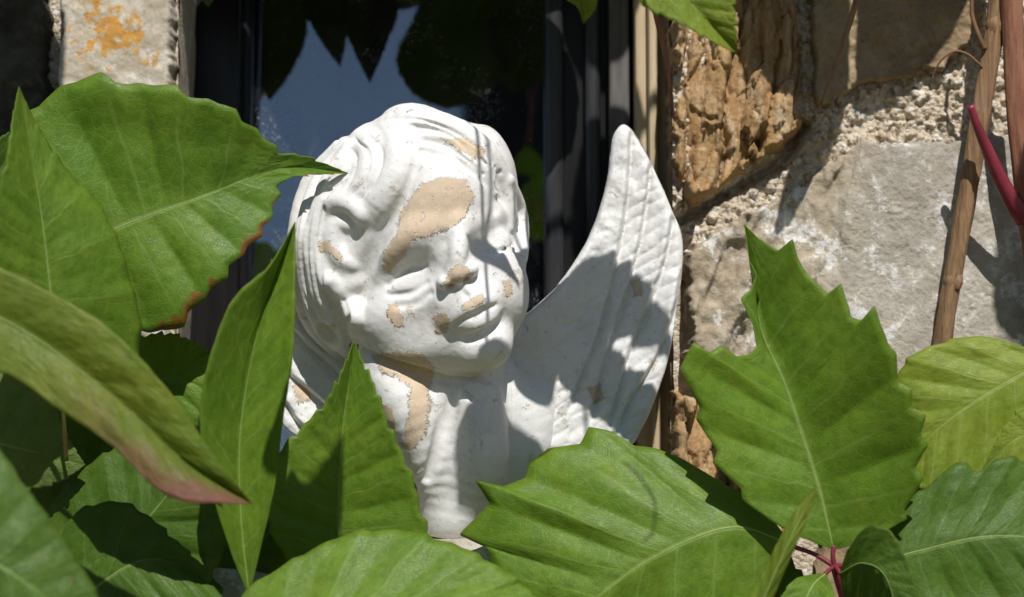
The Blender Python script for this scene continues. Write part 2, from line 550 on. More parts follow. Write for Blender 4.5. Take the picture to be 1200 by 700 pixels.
M_PETIOLE = mat_simple('crimson_leaf_stalk', (0.25, 0.028, 0.05), (0.17, 0.022, 0.035), 60, 0.4, 0.4, 0.0002)
M_TENDRIL = mat_simple('dry_tendril', (0.22, 0.12, 0.06), (0.15, 0.08, 0.04), 60, 0.7, 0.2, 0.0002)
M_GLASS = mat_glass()
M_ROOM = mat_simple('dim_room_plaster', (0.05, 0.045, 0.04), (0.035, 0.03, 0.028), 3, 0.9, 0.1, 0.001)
M_GROUND = mat_simple('dry_grass_yard', (0.13, 0.12, 0.06), (0.17, 0.14, 0.08), 1.2, 0.9, 0.1, 0.02)

# ------------------------------------------------------------------ the setting: ground and room
gz = -1.35
mesh('ground', [(-600, -600, gz), (600, -600, gz), (600, 600, gz), (-600, 600, gz)], [(0, 1, 2, 3)], M_GROUND, smooth=False, kind='structure')

YW = 0.052          # plane of the mortar
YG = 0.135          # plane of the glass
a, b = Pw(214, -300, 0.16), Pw(784, 640, 0.16)
rx0, rx1, rz0, rz1 = a[0] - 0.6, b[0] + 0.6, b[2] - 0.8, a[2] + 0.3
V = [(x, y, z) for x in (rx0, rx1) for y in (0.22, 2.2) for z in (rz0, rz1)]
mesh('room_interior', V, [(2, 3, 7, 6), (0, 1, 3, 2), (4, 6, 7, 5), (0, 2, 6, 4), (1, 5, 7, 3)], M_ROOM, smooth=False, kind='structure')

# ------------------------------------------------------------------ stone wall
WALL = empty('stone_wall', tuple(Pw(950, 1200, YW)), 'rubble stone wall with sandy mortar joints around the dark window', 'wall')


def stone(poly, mat, proud=0.020, style='rough', step=2.4, seed=1, edge=9, amp=1.0, label=None, tilt=(0, 0), name='stone'):
    """one wall stone: an uneven weathered face with rounded edges that run back into the mortar"""
    p = arr(poly)
    c = p.mean(0)
    u0, v0 = p.min(0) - 6
    u1, v1 = p.max(0) + 6
    nu, nv = int((u1 - u0) / step) + 2, int((v1 - v0) / step) + 2
    U, V_ = np.meshgrid(np.linspace(u0, u1, nu), np.linspace(v0, v1, nv), indexing='ij')
    sd = poly_sd(U, V_, poly) + 7 * fbm2(U / 38, V_ / 38, 4, seed) + 5 * fbm2(U / 9, V_ / 9, 3, seed + 2)
    dpt = np.clip(-sd / edge, 0, 1)
    prof = np.sqrt(np.clip(1 - (1 - dpt) ** 2, 0, 1))
    k = 0 * U
    if style == 'flaky':        # bedding planes on edge: ridges that run downwards, broken by cross fractures
        warp = 9 * fbm2(U / 40, V_ / 70, 4, seed + 4)
        x = U + warp + 0.10 * V_
        f1, k1 = worley(x / 26, V_ / 95 + 0.2 * fbm2(U / 20, V_ / 20, 2, seed), seed)
        f2, k2 = worley(x / 11, V_ / 38, seed + 2)
        h = 46 * (k1 - 0.66) + 14 * (k2 - 0.5) - 16 * sstep(0.5, 0.8, f1) - 5 * sstep(0.5, 0.8, f2)
        h = h + 6 * fbm2(U / 16, V_ / 30, 5, seed + 2, 0.6)
    elif style == 'layer':      # layered relief at the left that turns into a smooth face at the right
        k = sstep(1020, 930, U + 0.25 * (V_ - 300) + 25 * fbm2(U / 50, V_ / 50, 3, seed))
        r1 = noise2((U + 0.3 * V_ + 12 * fbm2(U / 40, V_ / 60, 3, seed)) / 20, V_ / 80, seed)
        h = k * (-8 + 30 * (np.floor(r1 * 4) / 4 + 0.25 * sstep(0.7, 1, r1 * 4 % 1) - 0.4) + 9 * fbm2(U / 18, V_ / 30, 5, seed + 1))
        h += (1 - k) * (4.5 * fbm2(U / 60, V_ / 60, 6, seed + 3, 0.65) - 1.5 * sstep(0.03, 0.0, np.abs(fbm2(U / 80, V_ / 45, 4, seed + 6))))
    else:
        h = 7 * fbm2(U / 70, V_ / 70, 6, seed, 0.55) + 2.5 * fbm2(U / 9, V_ / 9, 3, seed + 7)
    h = h * amp + tilt[0] * (U - c[0]) + tilt[1] * (V_ - c[1])
    hh = prof * (proud + h * S) + (prof - 1) * 0.012
    P = Pw(U, V_, YW)
    P[..., 1] -= hh
    ok = sd < 2.0
    F = grid_faces(nu, nv)
    F = F[ok.ravel()[F].all(1)]
    used = np.unique(F)
    mp = np.full(nu * nv, -1)
    mp[used] = np.arange(len(used))
    return mesh(name, P.reshape(-1, 3)[used], mp[F], mat, WALL, label=label, attrs={'worn': k.reshape(-1)[used]})


stone([(790, -60), (928, -60), (938, 60), (936, 155), (912, 182), (856, 216), (805, 249), (786, 200), (784, 60)], M_FLAKY, 0.030, 'flaky', 1.7, 3, 8,
      label='flaky orange brown stone with upright layers')
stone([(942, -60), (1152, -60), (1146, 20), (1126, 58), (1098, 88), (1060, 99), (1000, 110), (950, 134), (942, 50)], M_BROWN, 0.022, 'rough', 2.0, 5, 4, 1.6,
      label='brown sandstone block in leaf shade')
stone([(798, 300), (832, 272), (880, 246), (955, 204), (1002, 168), (1060, 172), (1120, 167), (1180, 160), (1270, 172), (1290, 400), (1200, 470),
       (1040, 470), (930, 480), (840, 470), (800, 420)], M_GREY, 0.026, 'layer', 2.0, 9, 9, label='grey limestone block with white bloom')
stone([(786, 455), (835, 482), (925, 492), (930, 640), (860, 690), (786, 660)], M_FLAKY, 0.022, 'flaky', 2.4, 12, 8)
stone([(74, -70), (208, -70), (209, 60), (208, 230), (80, 235), (70, 80)], M_LICHEN, 0.016, 'rough', 2.0, 15, 7, 0.6,
      label='pale limestone with an orange lichen rosette')
stone([(-150, -70), (64, -70), (60, 90), (66, 240), (-150, 230)], M_DARKSTONE, 0.020, 'rough', 2.6, 17, 9, 1.5, label='far left stone with its leaf shade deepened in the colour')
rnd = random.Random(4)
more = []
for (ua, ub, va, vb, cols) in ((1165, 1900, -420, 150, 3), (1300, 1900, 185, 500, 2), (945, 1900, 500, 720, 3), (-700, -160, -420, 240, 2), (-700, 208, 255, 480, 3),
                               (-700, 208, 495, 700, 3), (786, 1155, -420, -75, 2), (-150, 208, -420, -85, 2), (-700, 1900, 735, 960, 9), (-700, 1900, 975, 1250, 8)):
    w = (ub - ua) / cols
    rows = max(1, round((vb - va) / 240))
    for i in range(cols):
        for r in range(rows):
            h = (vb - va) / rows
            x0, x1 = ua + i * w + 5, ua + (i + 1) * w - 5
            y0, y1 = va + r * h + 5, va + (r + 1) * h - 5
            j = lambda: rnd.uniform(-9, 9)
            more.append([(x0 + j(), y0 + j()), ((x0 + x1) / 2 + j(), y0 + j()), (x1 + j(), y0 + j()), (x1 + j(), (y0 + y1) / 2), (x1 + j(), y1 + j()),
                         ((x0 + x1) / 2, y1 + j()), (x0 + j(), y1 + j()), (x0 + j(), (y0 + y1) / 2)])
for i, pl in enumerate(more):
    stone(pl, (M_BROWN, M_GREY, M_FLAKY, M_GREY)[i % 4], 0.012 + 0.012 * rnd.random(), 'flaky' if i % 4 == 2 else 'rough', 8.0, 20 + i, 14)
stone([(150, -300), (500, -310), (850, -300), (850, -180), (500, -175), (150, -180)], M_GREY, 0.02, 'rough', 6, 60, 12)


def mortar(u0, u1, v0, v1, step):
    nu, nv = int((u1 - u0) / step) + 2, int((v1 - v0) / step) + 2
    U, V_ = np.meshgrid(np.linspace(u0, u1, nu), np.linspace(v0, v1, nv), indexing='ij')
    f1, k1 = worley(U / 5.0, V_ / 5.0, 1)
    f2, k2 = worley(U / 11.0, V_ / 11.0, 2)
    h = 3.8 * (0.4 + k1) * np.sqrt(np.clip(1 - (f1 / 0.75) ** 2, 0, 1)) + 6.0 * (k2 > 0.5) * np.sqrt(np.clip(1 - (f2 / 0.62) ** 2, 0, 1)) + 8 * fbm2(U / 55, V_ / 55, 4, 3)
    if step > 4:
        h = 6 * fbm2(U / 40, V_ / 40, 4, 3)
    k = sstep(700, 800, U) * sstep(400, 250, V_)
    h = h + 22 * k                              # the joint at the right is filled almost flush
    h = h - 34 * k * np.exp(-(line_d(U, V_, [(796, 262), (850, 229), (912, 193), (940, 150)]) / 7.0) ** 2)      # open joint under the flaky stone
    P = Pw(U, V_, YW)
    P[..., 1] -= h * S
    return mesh('mortar', P.reshape(-1, 3), grid_faces(nu, nv), M_MORTAR, WALL)


mortar(786, 1230, -20, 330, 1.5)
mortar(786, 1230, 330, 720, 5)
mortar(786, 1230, -440, -20, 8)
mortar(1230, 1950, -440, 720, 9)
mortar(-750, 209, -440, 720, 6)
mortar(-750, 1950, 720, 1280, 10)
mortar(209, 786, -440, -180, 9)
# the reveals that run back from the wall face to the window
def reveal(u, vs, y0, y1, mat, nm):
    n, m = 14, 80
    Y, V_ = np.meshgrid(np.linspace(y0, y1, n), np.linspace(vs[0], vs[1], m), indexing='ij')
    x = Pw(u, 350, YW)[0] + 0.002 * fbm2(Y * 60, V_ / 40, 4, 8)
    z = Pw(np.full_like(V_, u), V_, YW)[..., 2]
    return mesh(nm, np.stack([x, Y, z], -1).reshape(-1, 3), grid_faces(n, m), mat, WALL)


reveal(788, (-440, 720), 0.045, 0.24, M_BROWN, 'reveal')
reveal(208, (-440, 720), 0.045, 0.24, M_LICHEN, 'reveal')
# stone ledge the statue stands on
U, V_ = np.meshgrid(np.linspace(150, 850, 120), np.linspace(0, 1, 40), indexing='ij')
base_z = Clin(530, 628, 0)[2]
X = (U - 600) * S
Yv = -0.030 + 0.25 * V_
Z = base_z - 0.0005 - 0.004 * np.abs(fbm2(U / 60, V_ * 8, 5, 31)) - 0.03 * sstep(0.10, 0.0, V_) ** 2
top = np.stack([X, Yv, Z], -1)
fr = top[:, :1].copy(); fr[..., 2] -= 0.06
bk = fr.copy(); bk[..., 1] += 0.24
mesh('window_ledge', np.concatenate([bk, fr, top], 1).reshape(-1, 3), grid_faces(120, 42), M_GREY, WALL, label='rough grey stone ledge beneath the statue')

# ------------------------------------------------------------------ window
WIN = empty('window', tuple(Pw(500, 640, YG)), 'dark window with dusty glass reflecting blue sky and leaves, behind the cherub', 'window')
box('stile', 213, 274, -260, 640, 0.105, 0.150, M_FRAME, WIN)
box('casing', 712, 741, -330, 650, 0.103, 0.117, M_GREYWOOD, WIN, 0.002)
box('stile', 652, 741, -260, 640, 0.118, 0.150, M_FRAME, WIN)
box('glazing_bead', 638, 662, -260, 606, 0.112, 0.140, M_BEAD, WIN, 0.003)
box('glazing_bead', 684, 706, -260, 606, 0.108, 0.140, M_BEAD, WIN, 0.003)
box('glazing_bead', 274, 286, -260, 606, 0.118, 0.140, M_FRAME, WIN, 0.003)
box('rail', 213, 741, 590, 650, 0.104, 0.152, M_FRAME, WIN)
box('rail', 213, 741, -330, -258, 0.106, 0.152, M_FRAME, WIN)
box('casing', 742, 790, -330, 650, 0.088, 0.150, M_OAK, WIN, 0.002, label='sunlit bare wood casing at the right')
box('casing', 757, 775, -330, 650, 0.078, 0.0885, M_OAK, WIN, 0.003)
TILT = math.radians(4)
gp = np.array([0, YG, 0.0])
gn = np.array([0, -math.cos(TILT), math.sin(TILT)])
a, b = Pw(270, -258, YG), Pw(690, 640, YG)
zc = (a[2] + b[2]) / 2
gv = []
for off in (0, 0.004):
    for (x, z) in ((a[0], b[2]), (b[0], b[2]), (b[0], a[2]), (a[0], a[2])):
        y = YG + math.tan(TILT) * z + off
        gv.append((x, y, z))
mesh('pane', gv, [(0, 1, 2, 3), (4, 7, 6, 5), (0, 4, 5, 1), (1, 5, 6, 2), (2, 6, 7, 3), (3, 7, 4, 0)], M_GLASS, WIN, smooth=False)
# ------------------------------------------------------------------ the cherub statue (sculpted as a distance field, px units u, v, d)
class Sculpt:
    def __init__(self, lo, hi, h):
        self.lo, self.h = arr(lo), h
        self.n = [int((hi[i] - lo[i]) / h) + 2 for i in range(3)]
        self.ax = [lo[i] + h * np.arange(self.n[i]) for i in range(3)]
        self.F = np.full(self.n, 60.0, np.float32)

    def region(self, lo, hi):
        s = []
        for i in range(3):
            a = max(0, int((lo[i] - self.lo[i]) / self.h))
            b = min(self.n[i], int((hi[i] - self.lo[i]) / self.h) + 2)
            s.append(slice(a, max(a, b)))
        s = tuple(s)
        return s, np.ix_(*[self.ax[i][s[i]].astype(np.float32) for i in range(3)])

    def put(self, s, g, k, sub):
        A = self.F[s]
        if sub:
            hh = np.clip(0.5 - 0.5 * (A + g) / k, 0, 1)
            self.F[s] = A * (1 - hh) - g * hh + k * hh * (1 - hh)
        else:
            hh = np.clip(0.5 + 0.5 * (A - g) / k, 0, 1)
            self.F[s] = A * (1 - hh) + g * hh - k * hh * (1 - hh)

    def ell(self, c, r, roll=0.0, k=10, sub=False):
        """ellipsoid; roll turns it in the picture plane (degrees, clockwise as seen)"""
        R = max(r) + k + 8
        s, (x, y, z) = self.region([q - R for q in c], [q + R for q in c])
        x, y, z = x - c[0], y - c[1], z - c[2]
        a = math.radians(roll)
        xr = x * math.cos(a) + y * math.sin(a)
        yr = -x * math.sin(a) + y * math.cos(a)
        k0 = np.sqrt((xr / r[0]) ** 2 + (yr / r[1]) ** 2 + (z / r[2]) ** 2) + 1e-6
        k1 = np.sqrt((xr / r[0] ** 2) ** 2 + (yr / r[1] ** 2) ** 2 + (z / r[2] ** 2) ** 2) + 1e-6
        self.put(s, (k0 * (k0 - 1) / k1).astype(np.float32), k, sub)

    def chain(self, pts, radii, k=6, sub=False, n=None):
        p = arr(pts)
        m = n or max(3, 5 * (len(p) - 1))
        q = catmull(p, m)
        r = np.interp(np.linspace(0, 1, m), np.linspace(0, 1, len(radii)), radii)
        R = max(radii) + k + 6
        s, (x, y, z) = self.region(q.min(0) - R, q.max(0) + R)
        g = None
        for i in range(m - 1):
            a, e = q[i], q[i + 1] - q[i]
            t = np.clip(((x - a[0]) * e[0] + (y - a[1]) * e[1] + (z - a[2]) * e[2]) / max(e @ e, 1e-6), 0, 1)
            d = np.sqrt((x - a[0] - t * e[0]) ** 2 + (y - a[1] - t * e[1]) ** 2 + (z - a[2] - t * e[2]) ** 2) - (r[i] + (r[i + 1] - r[i]) * t)
            g = d if g is None else np.minimum(g, d)
        self.put(s, g.astype(np.float32), k, sub)

    def surf(self, u, v):
        """depth of the front surface at a pixel"""
        i = int(round((u - self.lo[0]) / self.h)); j = int(round((v - self.lo[1]) / self.h))
        c = self.F[min(max(i, 0), self.n[0] - 1), min(max(j, 0), self.n[1] - 1)]
        w = np.where(c < 0)[0]
        return self.ax[2][w[-1]] if len(w) else -30.0

    def on(self, pts, off=0.0):
        return [(p[0], p[1], self.surf(p[0], p[1]) + (p[2] if len(p) > 2 else 0) + off) for p in pts]

    def lock(self, pts, radii, off=0.0, k=4, **kw):
        self.chain(self.on(pts, off), radii, k, **kw)

    def groove(self, pts, r=3.0, off=0.0, k=3):
        self.chain(self.on(pts, off), [r * 0.5, r, r * 0.5], k, sub=True)

    def nets(self):
        """surface nets: quad mesh of the zero level"""
        F, (nx, ny, nz) = self.F, self.n
        neg = F < 0
        c = [neg[i:nx - 1 + i, j:ny - 1 + j, k:nz - 1 + k] for i in (0, 1) for j in (0, 1) for k in (0, 1)]
        cnt = sum(x.astype(np.int8) for x in c)
        cells = np.argwhere((cnt > 0) & (cnt < 8))
        idx = np.full((nx - 1, ny - 1, nz - 1), -1, np.int32)
        idx[tuple(cells.T)] = np.arange(len(cells))
        corner = np.array([(i, j, k) for i in (0, 1) for j in (0, 1) for k in (0, 1)])
        vals = np.stack([F[tuple((cells + o).T)] for o in corner], 1)
        acc = np.zeros((len(cells), 3)); num = np.zeros(len(cells))
        for a in range(8):
            for b in range(a + 1, 8):
                if abs(corner[a] - corner[b]).sum() != 1:
                    continue
                va, vb = vals[:, a], vals[:, b]
                m = (va < 0) != (vb < 0)
                t = np.where(m, va / np.where(m, va - vb, 1), 0)
                acc += m[:, None] * (corner[a] + t[:, None] * (corner[b] - corner[a]))
                num += m
        P = self.lo + self.h * (cells + acc / num[:, None])
        quads = []
        for axis in range(3):
            o1, o2 = [(1, 2), (2, 0), (0, 1)][axis]
            sl0 = [slice(None)] * 3; sl1 = [slice(None)] * 3
            sl0[axis] = slice(0, -1); sl1[axis] = slice(1, None)
            ch = neg[tuple(sl0)] != neg[tuple(sl1)]
            e = np.argwhere(ch)
            e = e[(e[:, o1] > 0) & (e[:, o2] > 0) & (e[:, o1] < self.n[o1] - 1) & (e[:, o2] < self.n[o2] - 1)]
            up = neg[tuple(e.T)]
            d1 = np.zeros(3, int); d1[o1] = 1
            d2 = np.zeros(3, int); d2[o2] = 1
            q = np.stack([idx[tuple((e - d1 - d2).T)], idx[tuple((e - d2).T)], idx[tuple(e.T)], idx[tuple((e - d1).T)]], 1)
            q[~up] = q[~up][:, ::-1]
            quads.append(q)
        Q = np.vstack(quads)
        return P, Q[(Q >= 0).all(1)]


STATUE = empty('cherub_bust', tuple(Clin(530, 628, 0)), 'weathered white plaster cherub head with wings standing before the window', 'statue')


def bare_mask(P, blobs):
    b = np.zeros(len(P))
    for poly, soft in blobs:
        sd = poly_sd(P[:, 0], P[:, 1], poly)
        b = np.maximum(b, sstep(soft, -soft, sd) * (P[:, 2] > -60))
    return b


def add_sculpt(name, sc, blobs, label=None):
    P, Q = sc.nets()
    b = bare_mask(P, blobs)
    # u runs right, v runs down, d runs towards the viewer: a mirrored frame, so flip the winding if needed
    Wp = Clin(P[:, 0], P[:, 1], P[:, 2])
    o = mesh(name, Wp, Q, M_PLASTER, STATUE, attrs={'bare': b}, label=label)
    return o


def roughen(sc, amp=1.0):
    s, (x, y, z) = sc.region(sc.lo, sc.lo + sc.h * np.array(sc.n))
    U, V_ = np.meshgrid(sc.ax[0], sc.ax[1], indexing='ij')
    sc.F += (amp * (1.3 * fbm2(U / 26, V_ / 26, 4, 2) + 0.7 * fbm2(U / 7, V_ / 7, 2, 9)))[..., None].astype(np.float32)


B = Sculpt((322, 108, -135), (700, 650, 160), 1.7)
# --- neck and bust, tapering to the foot
B.chain([(505, 390, -25), (530, 470, -15), (538, 540, -5), (532, 596, 0)], [78, 74, 60, 40], 10)
B.ell((532, 604, 0), (40, 44, 40), 0, 14)
B.chain([(560, 490, -22), (612, 486, -44), (650, 450, -52)], [50, 42, 30], 24)        # shoulder towards the right wing
B.chain([(490, 470, -20), (440, 480, -50), (405, 470, -70)], [50, 34, 22], 20)        # and the left
B.chain([(585, 470, -30), (600, 530, -34), (585, 590, -30)], [44, 50, 34], 24)
# --- skull and face
B.ell((484, 258, -20), (122, 124, 118), 0, 10)
B.ell((524, 318, 18), (84, 118, 92), -22, 24)
B.ell((514, 232, 55), (64, 60, 52), -25, 24)                # forehead
B.ell((472, 366, 40), (58, 48, 52), -20, 22)                # cheek
B.ell((586, 334, 46), (31, 50, 44), -14, 18)                # far cheek
B.ell((515, 398, 38), (78, 38, 52), -10, 20)                # jowl
B.ell((567, 404, 72), (35, 29, 32), -20, 16)                # chin
B.ell((552, 358, 91), (36, 30, 24), -28, 14)                # muzzle
# eyes
B.ell((482, 326, 116), (38, 22, 27), -28, 20, True)
B.ell((584, 281, 104), (27, 20, 30), -28, 12, True)
f = B.surf(484, 330)
B.ell((484, 333, f - 8), (22, 12, 12), -28, 10)              # lowered lids
f2 = B.surf(583, 285)
B.ell((582, 286, f2 - 10), (16, 11, 11), -28, 9)
B.groove([(462, 346), (484, 344), (504, 332)], 2.2, 0.9, 5)
B.groove([(460, 334), (480, 320), (502, 314)], 2.0, 0.9, 6)
B.groove([(566, 298), (584, 297), (600, 288)], 2.6, 0.5)
B.groove([(470, 358), (490, 356), (508, 344)], 2.2, 1.4, 7)
# brows
B.lock([(452, 322, -6), (468, 292, -4), (498, 274, -2), (528, 268, -4)], [9, 15, 16, 9], -6, 14)
B.lock([(556, 262, -5), (580, 254, -6), (600, 258, -10)], [7, 8, 5], -6, 12)
# nose
q = B.surf(538, 330)
B.chain([(541, 268, B.surf(541, 268) - 5), (540, 298, q + 5), (539, 319, q + 5)], [11, 10, 9.5], 13)
B.ell((539, 323, q + 5), (11.5, 9, 9.5), -25, 7)
B.ell((525, 332, q + 2), (9, 8, 10), -25, 5)
B.ell((554, 318, q + 1), (9, 8, 10), -25, 5)
B.ell((530, 337, q + 4), (5, 3.5, 6), -25, 3, True)
B.ell((549, 329, q + 4), (4, 3.5, 6), -25, 3, True)
# mouth
B.groove([(546, 342), (552, 352)], 3.0, 1.0)
B.lock([(536, 374, -5), (549, 361, 0), (557, 358, -1), (566, 352, 0), (580, 351, -5)], [4, 7.5, 7, 7.5, 4], -3, 6)
B.lock([(544, 384, -5), (559, 379, 0), (573, 371, 0), (582, 362, -5)], [4, 8, 8, 4], -4, 7)
B.groove([(533, 381), (547, 373), (560, 368), (570, 362), (583, 357)], 3.8, 2.0, 3)
B.groove([(549, 395), (568, 389), (584, 377)], 6, 2.0, 7)
B.groove([(527, 384), (532, 388)], 4, 1, 4)
# under the jaw: the neck folds
B.chain([(448, 424, 26), (478, 470, 44), (500, 530, 38), (512, 590, 22)], [30, 34, 26, 12], 12)
B.chain([(560, 470, 40), (566, 530, 42), (552, 600, 26)], [30, 30, 14], 14)
B.groove([(536, 446), (529, 480), (516, 515), (503, 556)], 8, 1.0, 9)
B.groove([(430, 410), (452, 418), (486, 430), (530, 444), (570, 445)], 7, -2.0, 7)
B.groove([(545, 452), (560, 470), (572, 462)], 3, 0.0, 4)
# --- hair: volumes
B.ell((412, 285, -15), (70, 118, 92), 6, 12)
B.ell((518, 188, -18), (82, 54, 84), 16, 12)
B.ell((574, 225, -30), (33, 80, 58), -6, 14)
B.ell((490, 152, -5), (46, 30, 60), 14, 8)
# hollow between hair and forehead
B.groove([(484, 180), (486, 205), (474, 240), (455, 272), (440, 310), (430, 350)], 9, 1, 12)
B.groove([(486, 182), (510, 186), (545, 196), (574, 222), (582, 250)], 6, 0, 8)
# quiff over the forehead
B.lock([(444, 154), (476, 142), (522, 152), (562, 176), (588, 214), (600, 262)], [8, 15, 16, 15, 13, 8], -4, 7)
B.lock([(452, 160), (492, 152), (535, 161), (570, 184), (590, 224), (596, 268)], [8, 14, 15, 14, 12, 6], -3, 4)
B.lock([(478, 172), (506, 168), (540, 175), (566, 196), (580, 228)], [6, 10, 12, 11, 6], -2, 4)
B.lock([(596, 214), (608, 250), (610, 300), (604, 330)], [8, 11, 9, 5], -6, 4)
hj = random.Random(3)
for i in range(6):
    o = i * 9 + hj.uniform(-3, 3)
    B.groove([(452 + o * 0.3, 150 + o * 0.5), (486 + hj.uniform(-6, 6), 138 + o * 0.75 + hj.uniform(-3, 3)), (528 - o * 0.1, 146 + o * 0.75 + hj.uniform(-3, 3)), (566 - o * 0.3, 172 + o * 0.7), (590 - o * 0.4 - hj.uniform(0, 20), 214 + o * 0.5 - hj.uniform(0, 30))], hj.uniform(1.6, 3.0), 0.8, 3)
B.groove([(586, 205), (583, 220), (585, 236)], 4.5, 0, 3)
B.groove([(606, 262), (603, 280), (606, 300)], 4, 0, 3)
B.chain([(428, 138, -20), (440, 150, 30), (456, 162, 70)], [9, 8, 5], 5, True)
B.groove([(440, 150), (456, 162), (480, 178)], 5, 0.5, 4)
# big roll at the left of the forehead
B.lock([(436, 158), (462, 164), (474, 188), (466, 218), (446, 246), (424, 262)], [12, 20, 22, 21, 19, 10], -9, 11)
B.lock([(424, 166), (440, 184), (438, 212), (418, 236), (396, 246)], [12, 19, 20, 17, 8], -10, 11)
B.lock([(405, 172), (412, 196), (398, 222), (376, 246)], [10, 16, 16, 8], -9, 10)
for du in (0, 15, 30):
    B.groove([(432 - du, 160 + du * 0.3), (452 - du, 182 + du * 0.2), (448 - du, 214), (424 - du * 0.8, 244)], 2.2, 1.2, 3)
# curl over the ear
B.lock([(430, 256), (404, 240), (380, 252), (372, 284), (382, 318), (402, 338), (424, 330)], [9, 12, 12, 12, 12, 11, 7], -4, 9)
q = B.surf(402, 285)
B.ell((404, 280, q + 8), (16, 24, 11), 10, 14, True)
B.lock([(418, 268), (402, 266), (396, 284), (404, 304), (418, 312)], [6, 8, 9, 9, 5], -3, 8)
B.lock([(392, 330), (412, 352), (424, 378), (420, 400)], [10, 13, 12, 6], -3, 5)
# long strands at the side of the head
for (a, r) in ((0, 11), (13, 11), (25, 10)):
    B.lock([(398 + a * 0.6, 172), (364 + a, 216), (350 + a, 276), (352 + a, 336), (368 + a, 384), (392 + a * 0.6, 420)], [6, r, r, r, r, 5], -3, 4)
for a in (4, 10, 17, 24, 31):
    B.groove([(392 + a * 0.6 + hj.uniform(-4, 4), 190 + hj.uniform(0, 30)), (362 + a, 226 + hj.uniform(0, 12)), (350 + a, 280), (354 + a, 338), (374 + a * 0.8, 392 - hj.uniform(0, 40))], hj.uniform(1.2, 2.2), 1.3, 3.5)
q = B.surf(392, 396)
B.ell((390, 398, q + 2), (11, 24, 16), -32, 6, True)
B.groove([(360, 372), (378, 400), (402, 424)], 4, 0, 3)
B.groove([(408, 352), (414, 372), (412, 394)], 4, 1, 3)
# foot cut flat
s, (x, y, z) = B.region((322, 600, -135), (700, 660, 170))
B.F[s] = np.maximum(B.F[s], y + 0.09 * (530 - x) - 628 + 0 * z)
roughen(B, 0.4)
BARE = [
    ([(497, 222), (520, 214), (548, 217), (558, 236), (548, 258), (528, 274), (508, 280), (490, 286), (474, 308), (462, 322), (453, 318), (455, 298), (470, 280), (474, 252)], 5),
    ([(519, 168), (545, 168), (566, 178), (568, 192), (545, 186)], 5),
    ([(532, 318), (540, 310), (550, 314), (556, 325), (546, 331), (530, 337), (522, 335)], 5),
    ([(545, 358), (556, 350), (568, 345), (571, 352), (558, 360), (550, 366)], 6),
    ([(460, 356), (468, 355), (478, 370), (478, 382), (468, 382), (458, 368)], 4),
    ([(511, 370), (522, 364), (531, 372), (526, 388), (514, 388)], 4),
    ([(589, 330), (598, 328), (602, 344), (592, 350)], 4),
    ([(380, 284), (392, 284), (404, 298), (408, 312), (394, 300), (380, 296)], 4),
    ([(441, 416), (470, 409), (500, 413), (511, 428), (506, 455), (504, 500), (486, 522), (474, 520), (482, 480), (484, 452), (470, 440), (450, 436)], 6),
    ([(452, 470), (464, 474), (470, 505), (460, 500)], 4),
]
add_sculpt('head_and_bust', B, BARE)
print('bust done')


# ------------------------------------------------------------------ wings
def wing(name, poly, axis, grooves, d0, T, lo, hi, step, flow, blobs=(), label=None):
    sc = Sculpt(lo, hi, step)
    U, V_ = np.meshgrid(sc.ax[0], sc.ax[1], indexing='ij')
    sd = poly_sd(U, V_, catmull(poly + [poly[0]], 260)[:-1])
    base = d0(U, V_)
    ra = line_d(U, V_, catmull(axis, 60))
    # overlapping primaries: long bands that follow the outer edge, each with slanting barbs
    wv = 3 * fbm2(U / 40, V_ / 40, 3, 6)
    relief = 0 * U
    nside = 0 * U
    k = sstep(0, -10, sd)
    for gi, gpts in enumerate(grooves):
        gl = catmull(gpts, 50)
        dg = line_d(U, V_, gl + np.stack([0 * gl[:, 0], 0 * gl[:, 0]], 1)) + 0.8 * wv
        # which side of the groove: the outer vane lies lower and rises slowly again
        ug = np.interp(V_, gl[:, 1], gl[:, 0])
        side = sstep(-5, 5, (U - ug) * flow)
        nside = nside + sstep(-2, 2, (U - ug) * flow)
        inr = sstep(gl[0, 1] - 4, gl[0, 1] + 8, V_) * sstep(gl[-1, 1] + 10, gl[-1, 1] - 20, V_)
        relief = relief - inr * (5.5 * np.exp(-(dg / 3.2) ** 2) + side * 4.5 * np.exp(-dg / 12) - (1 - side) * 3.6 * np.exp(-((dg - 7) / 6) ** 2))
    ph = (V_ + 8.5 * nside + flow * 0.62 * U + 9 * fbm2(U / 50, V_ / 50, 3, 4)) / 17.0
    barb = np.abs(np.sin(math.pi * ph)) ** 0.6 - 0.5
    soft = sstep(22, 46, ra + 10 * fbm2(U / 25, V_ / 25, 3, 8))                   # the leading edge stays a plain rounded rib
    relief = relief + k * soft * 1.7 * barb * (0.6 + 0.8 * noise2(U / 30, V_ / 30, 3)) + (1 - soft) * 3.0
    relief = relief + 2.2 * (1 - soft) * fbm2(U / 9, V_ / 13, 3, 12)
    relief += 1.5 * fbm2(U / 14, V_ / 14, 4, 5)
    thick = T * np.sqrt(np.clip(1 - (1 - np.clip(-sd / T, 0, 1)) ** 2, 0, 1))
    z = sc.ax[2][None, None, :]
    front = z - (base + relief * sstep(2, -5, sd) + thick - T)[..., None]
    back = (base - 2 * T)[..., None] - z
    F = np.maximum(front, back)
    F = np.maximum(F, (sd + 0.8 * fbm2(U / 20, V_ / 20, 3, 1))[..., None])
    sc.F = F.astype(np.float32)
    return add_sculpt(name, sc, list(blobs), label)


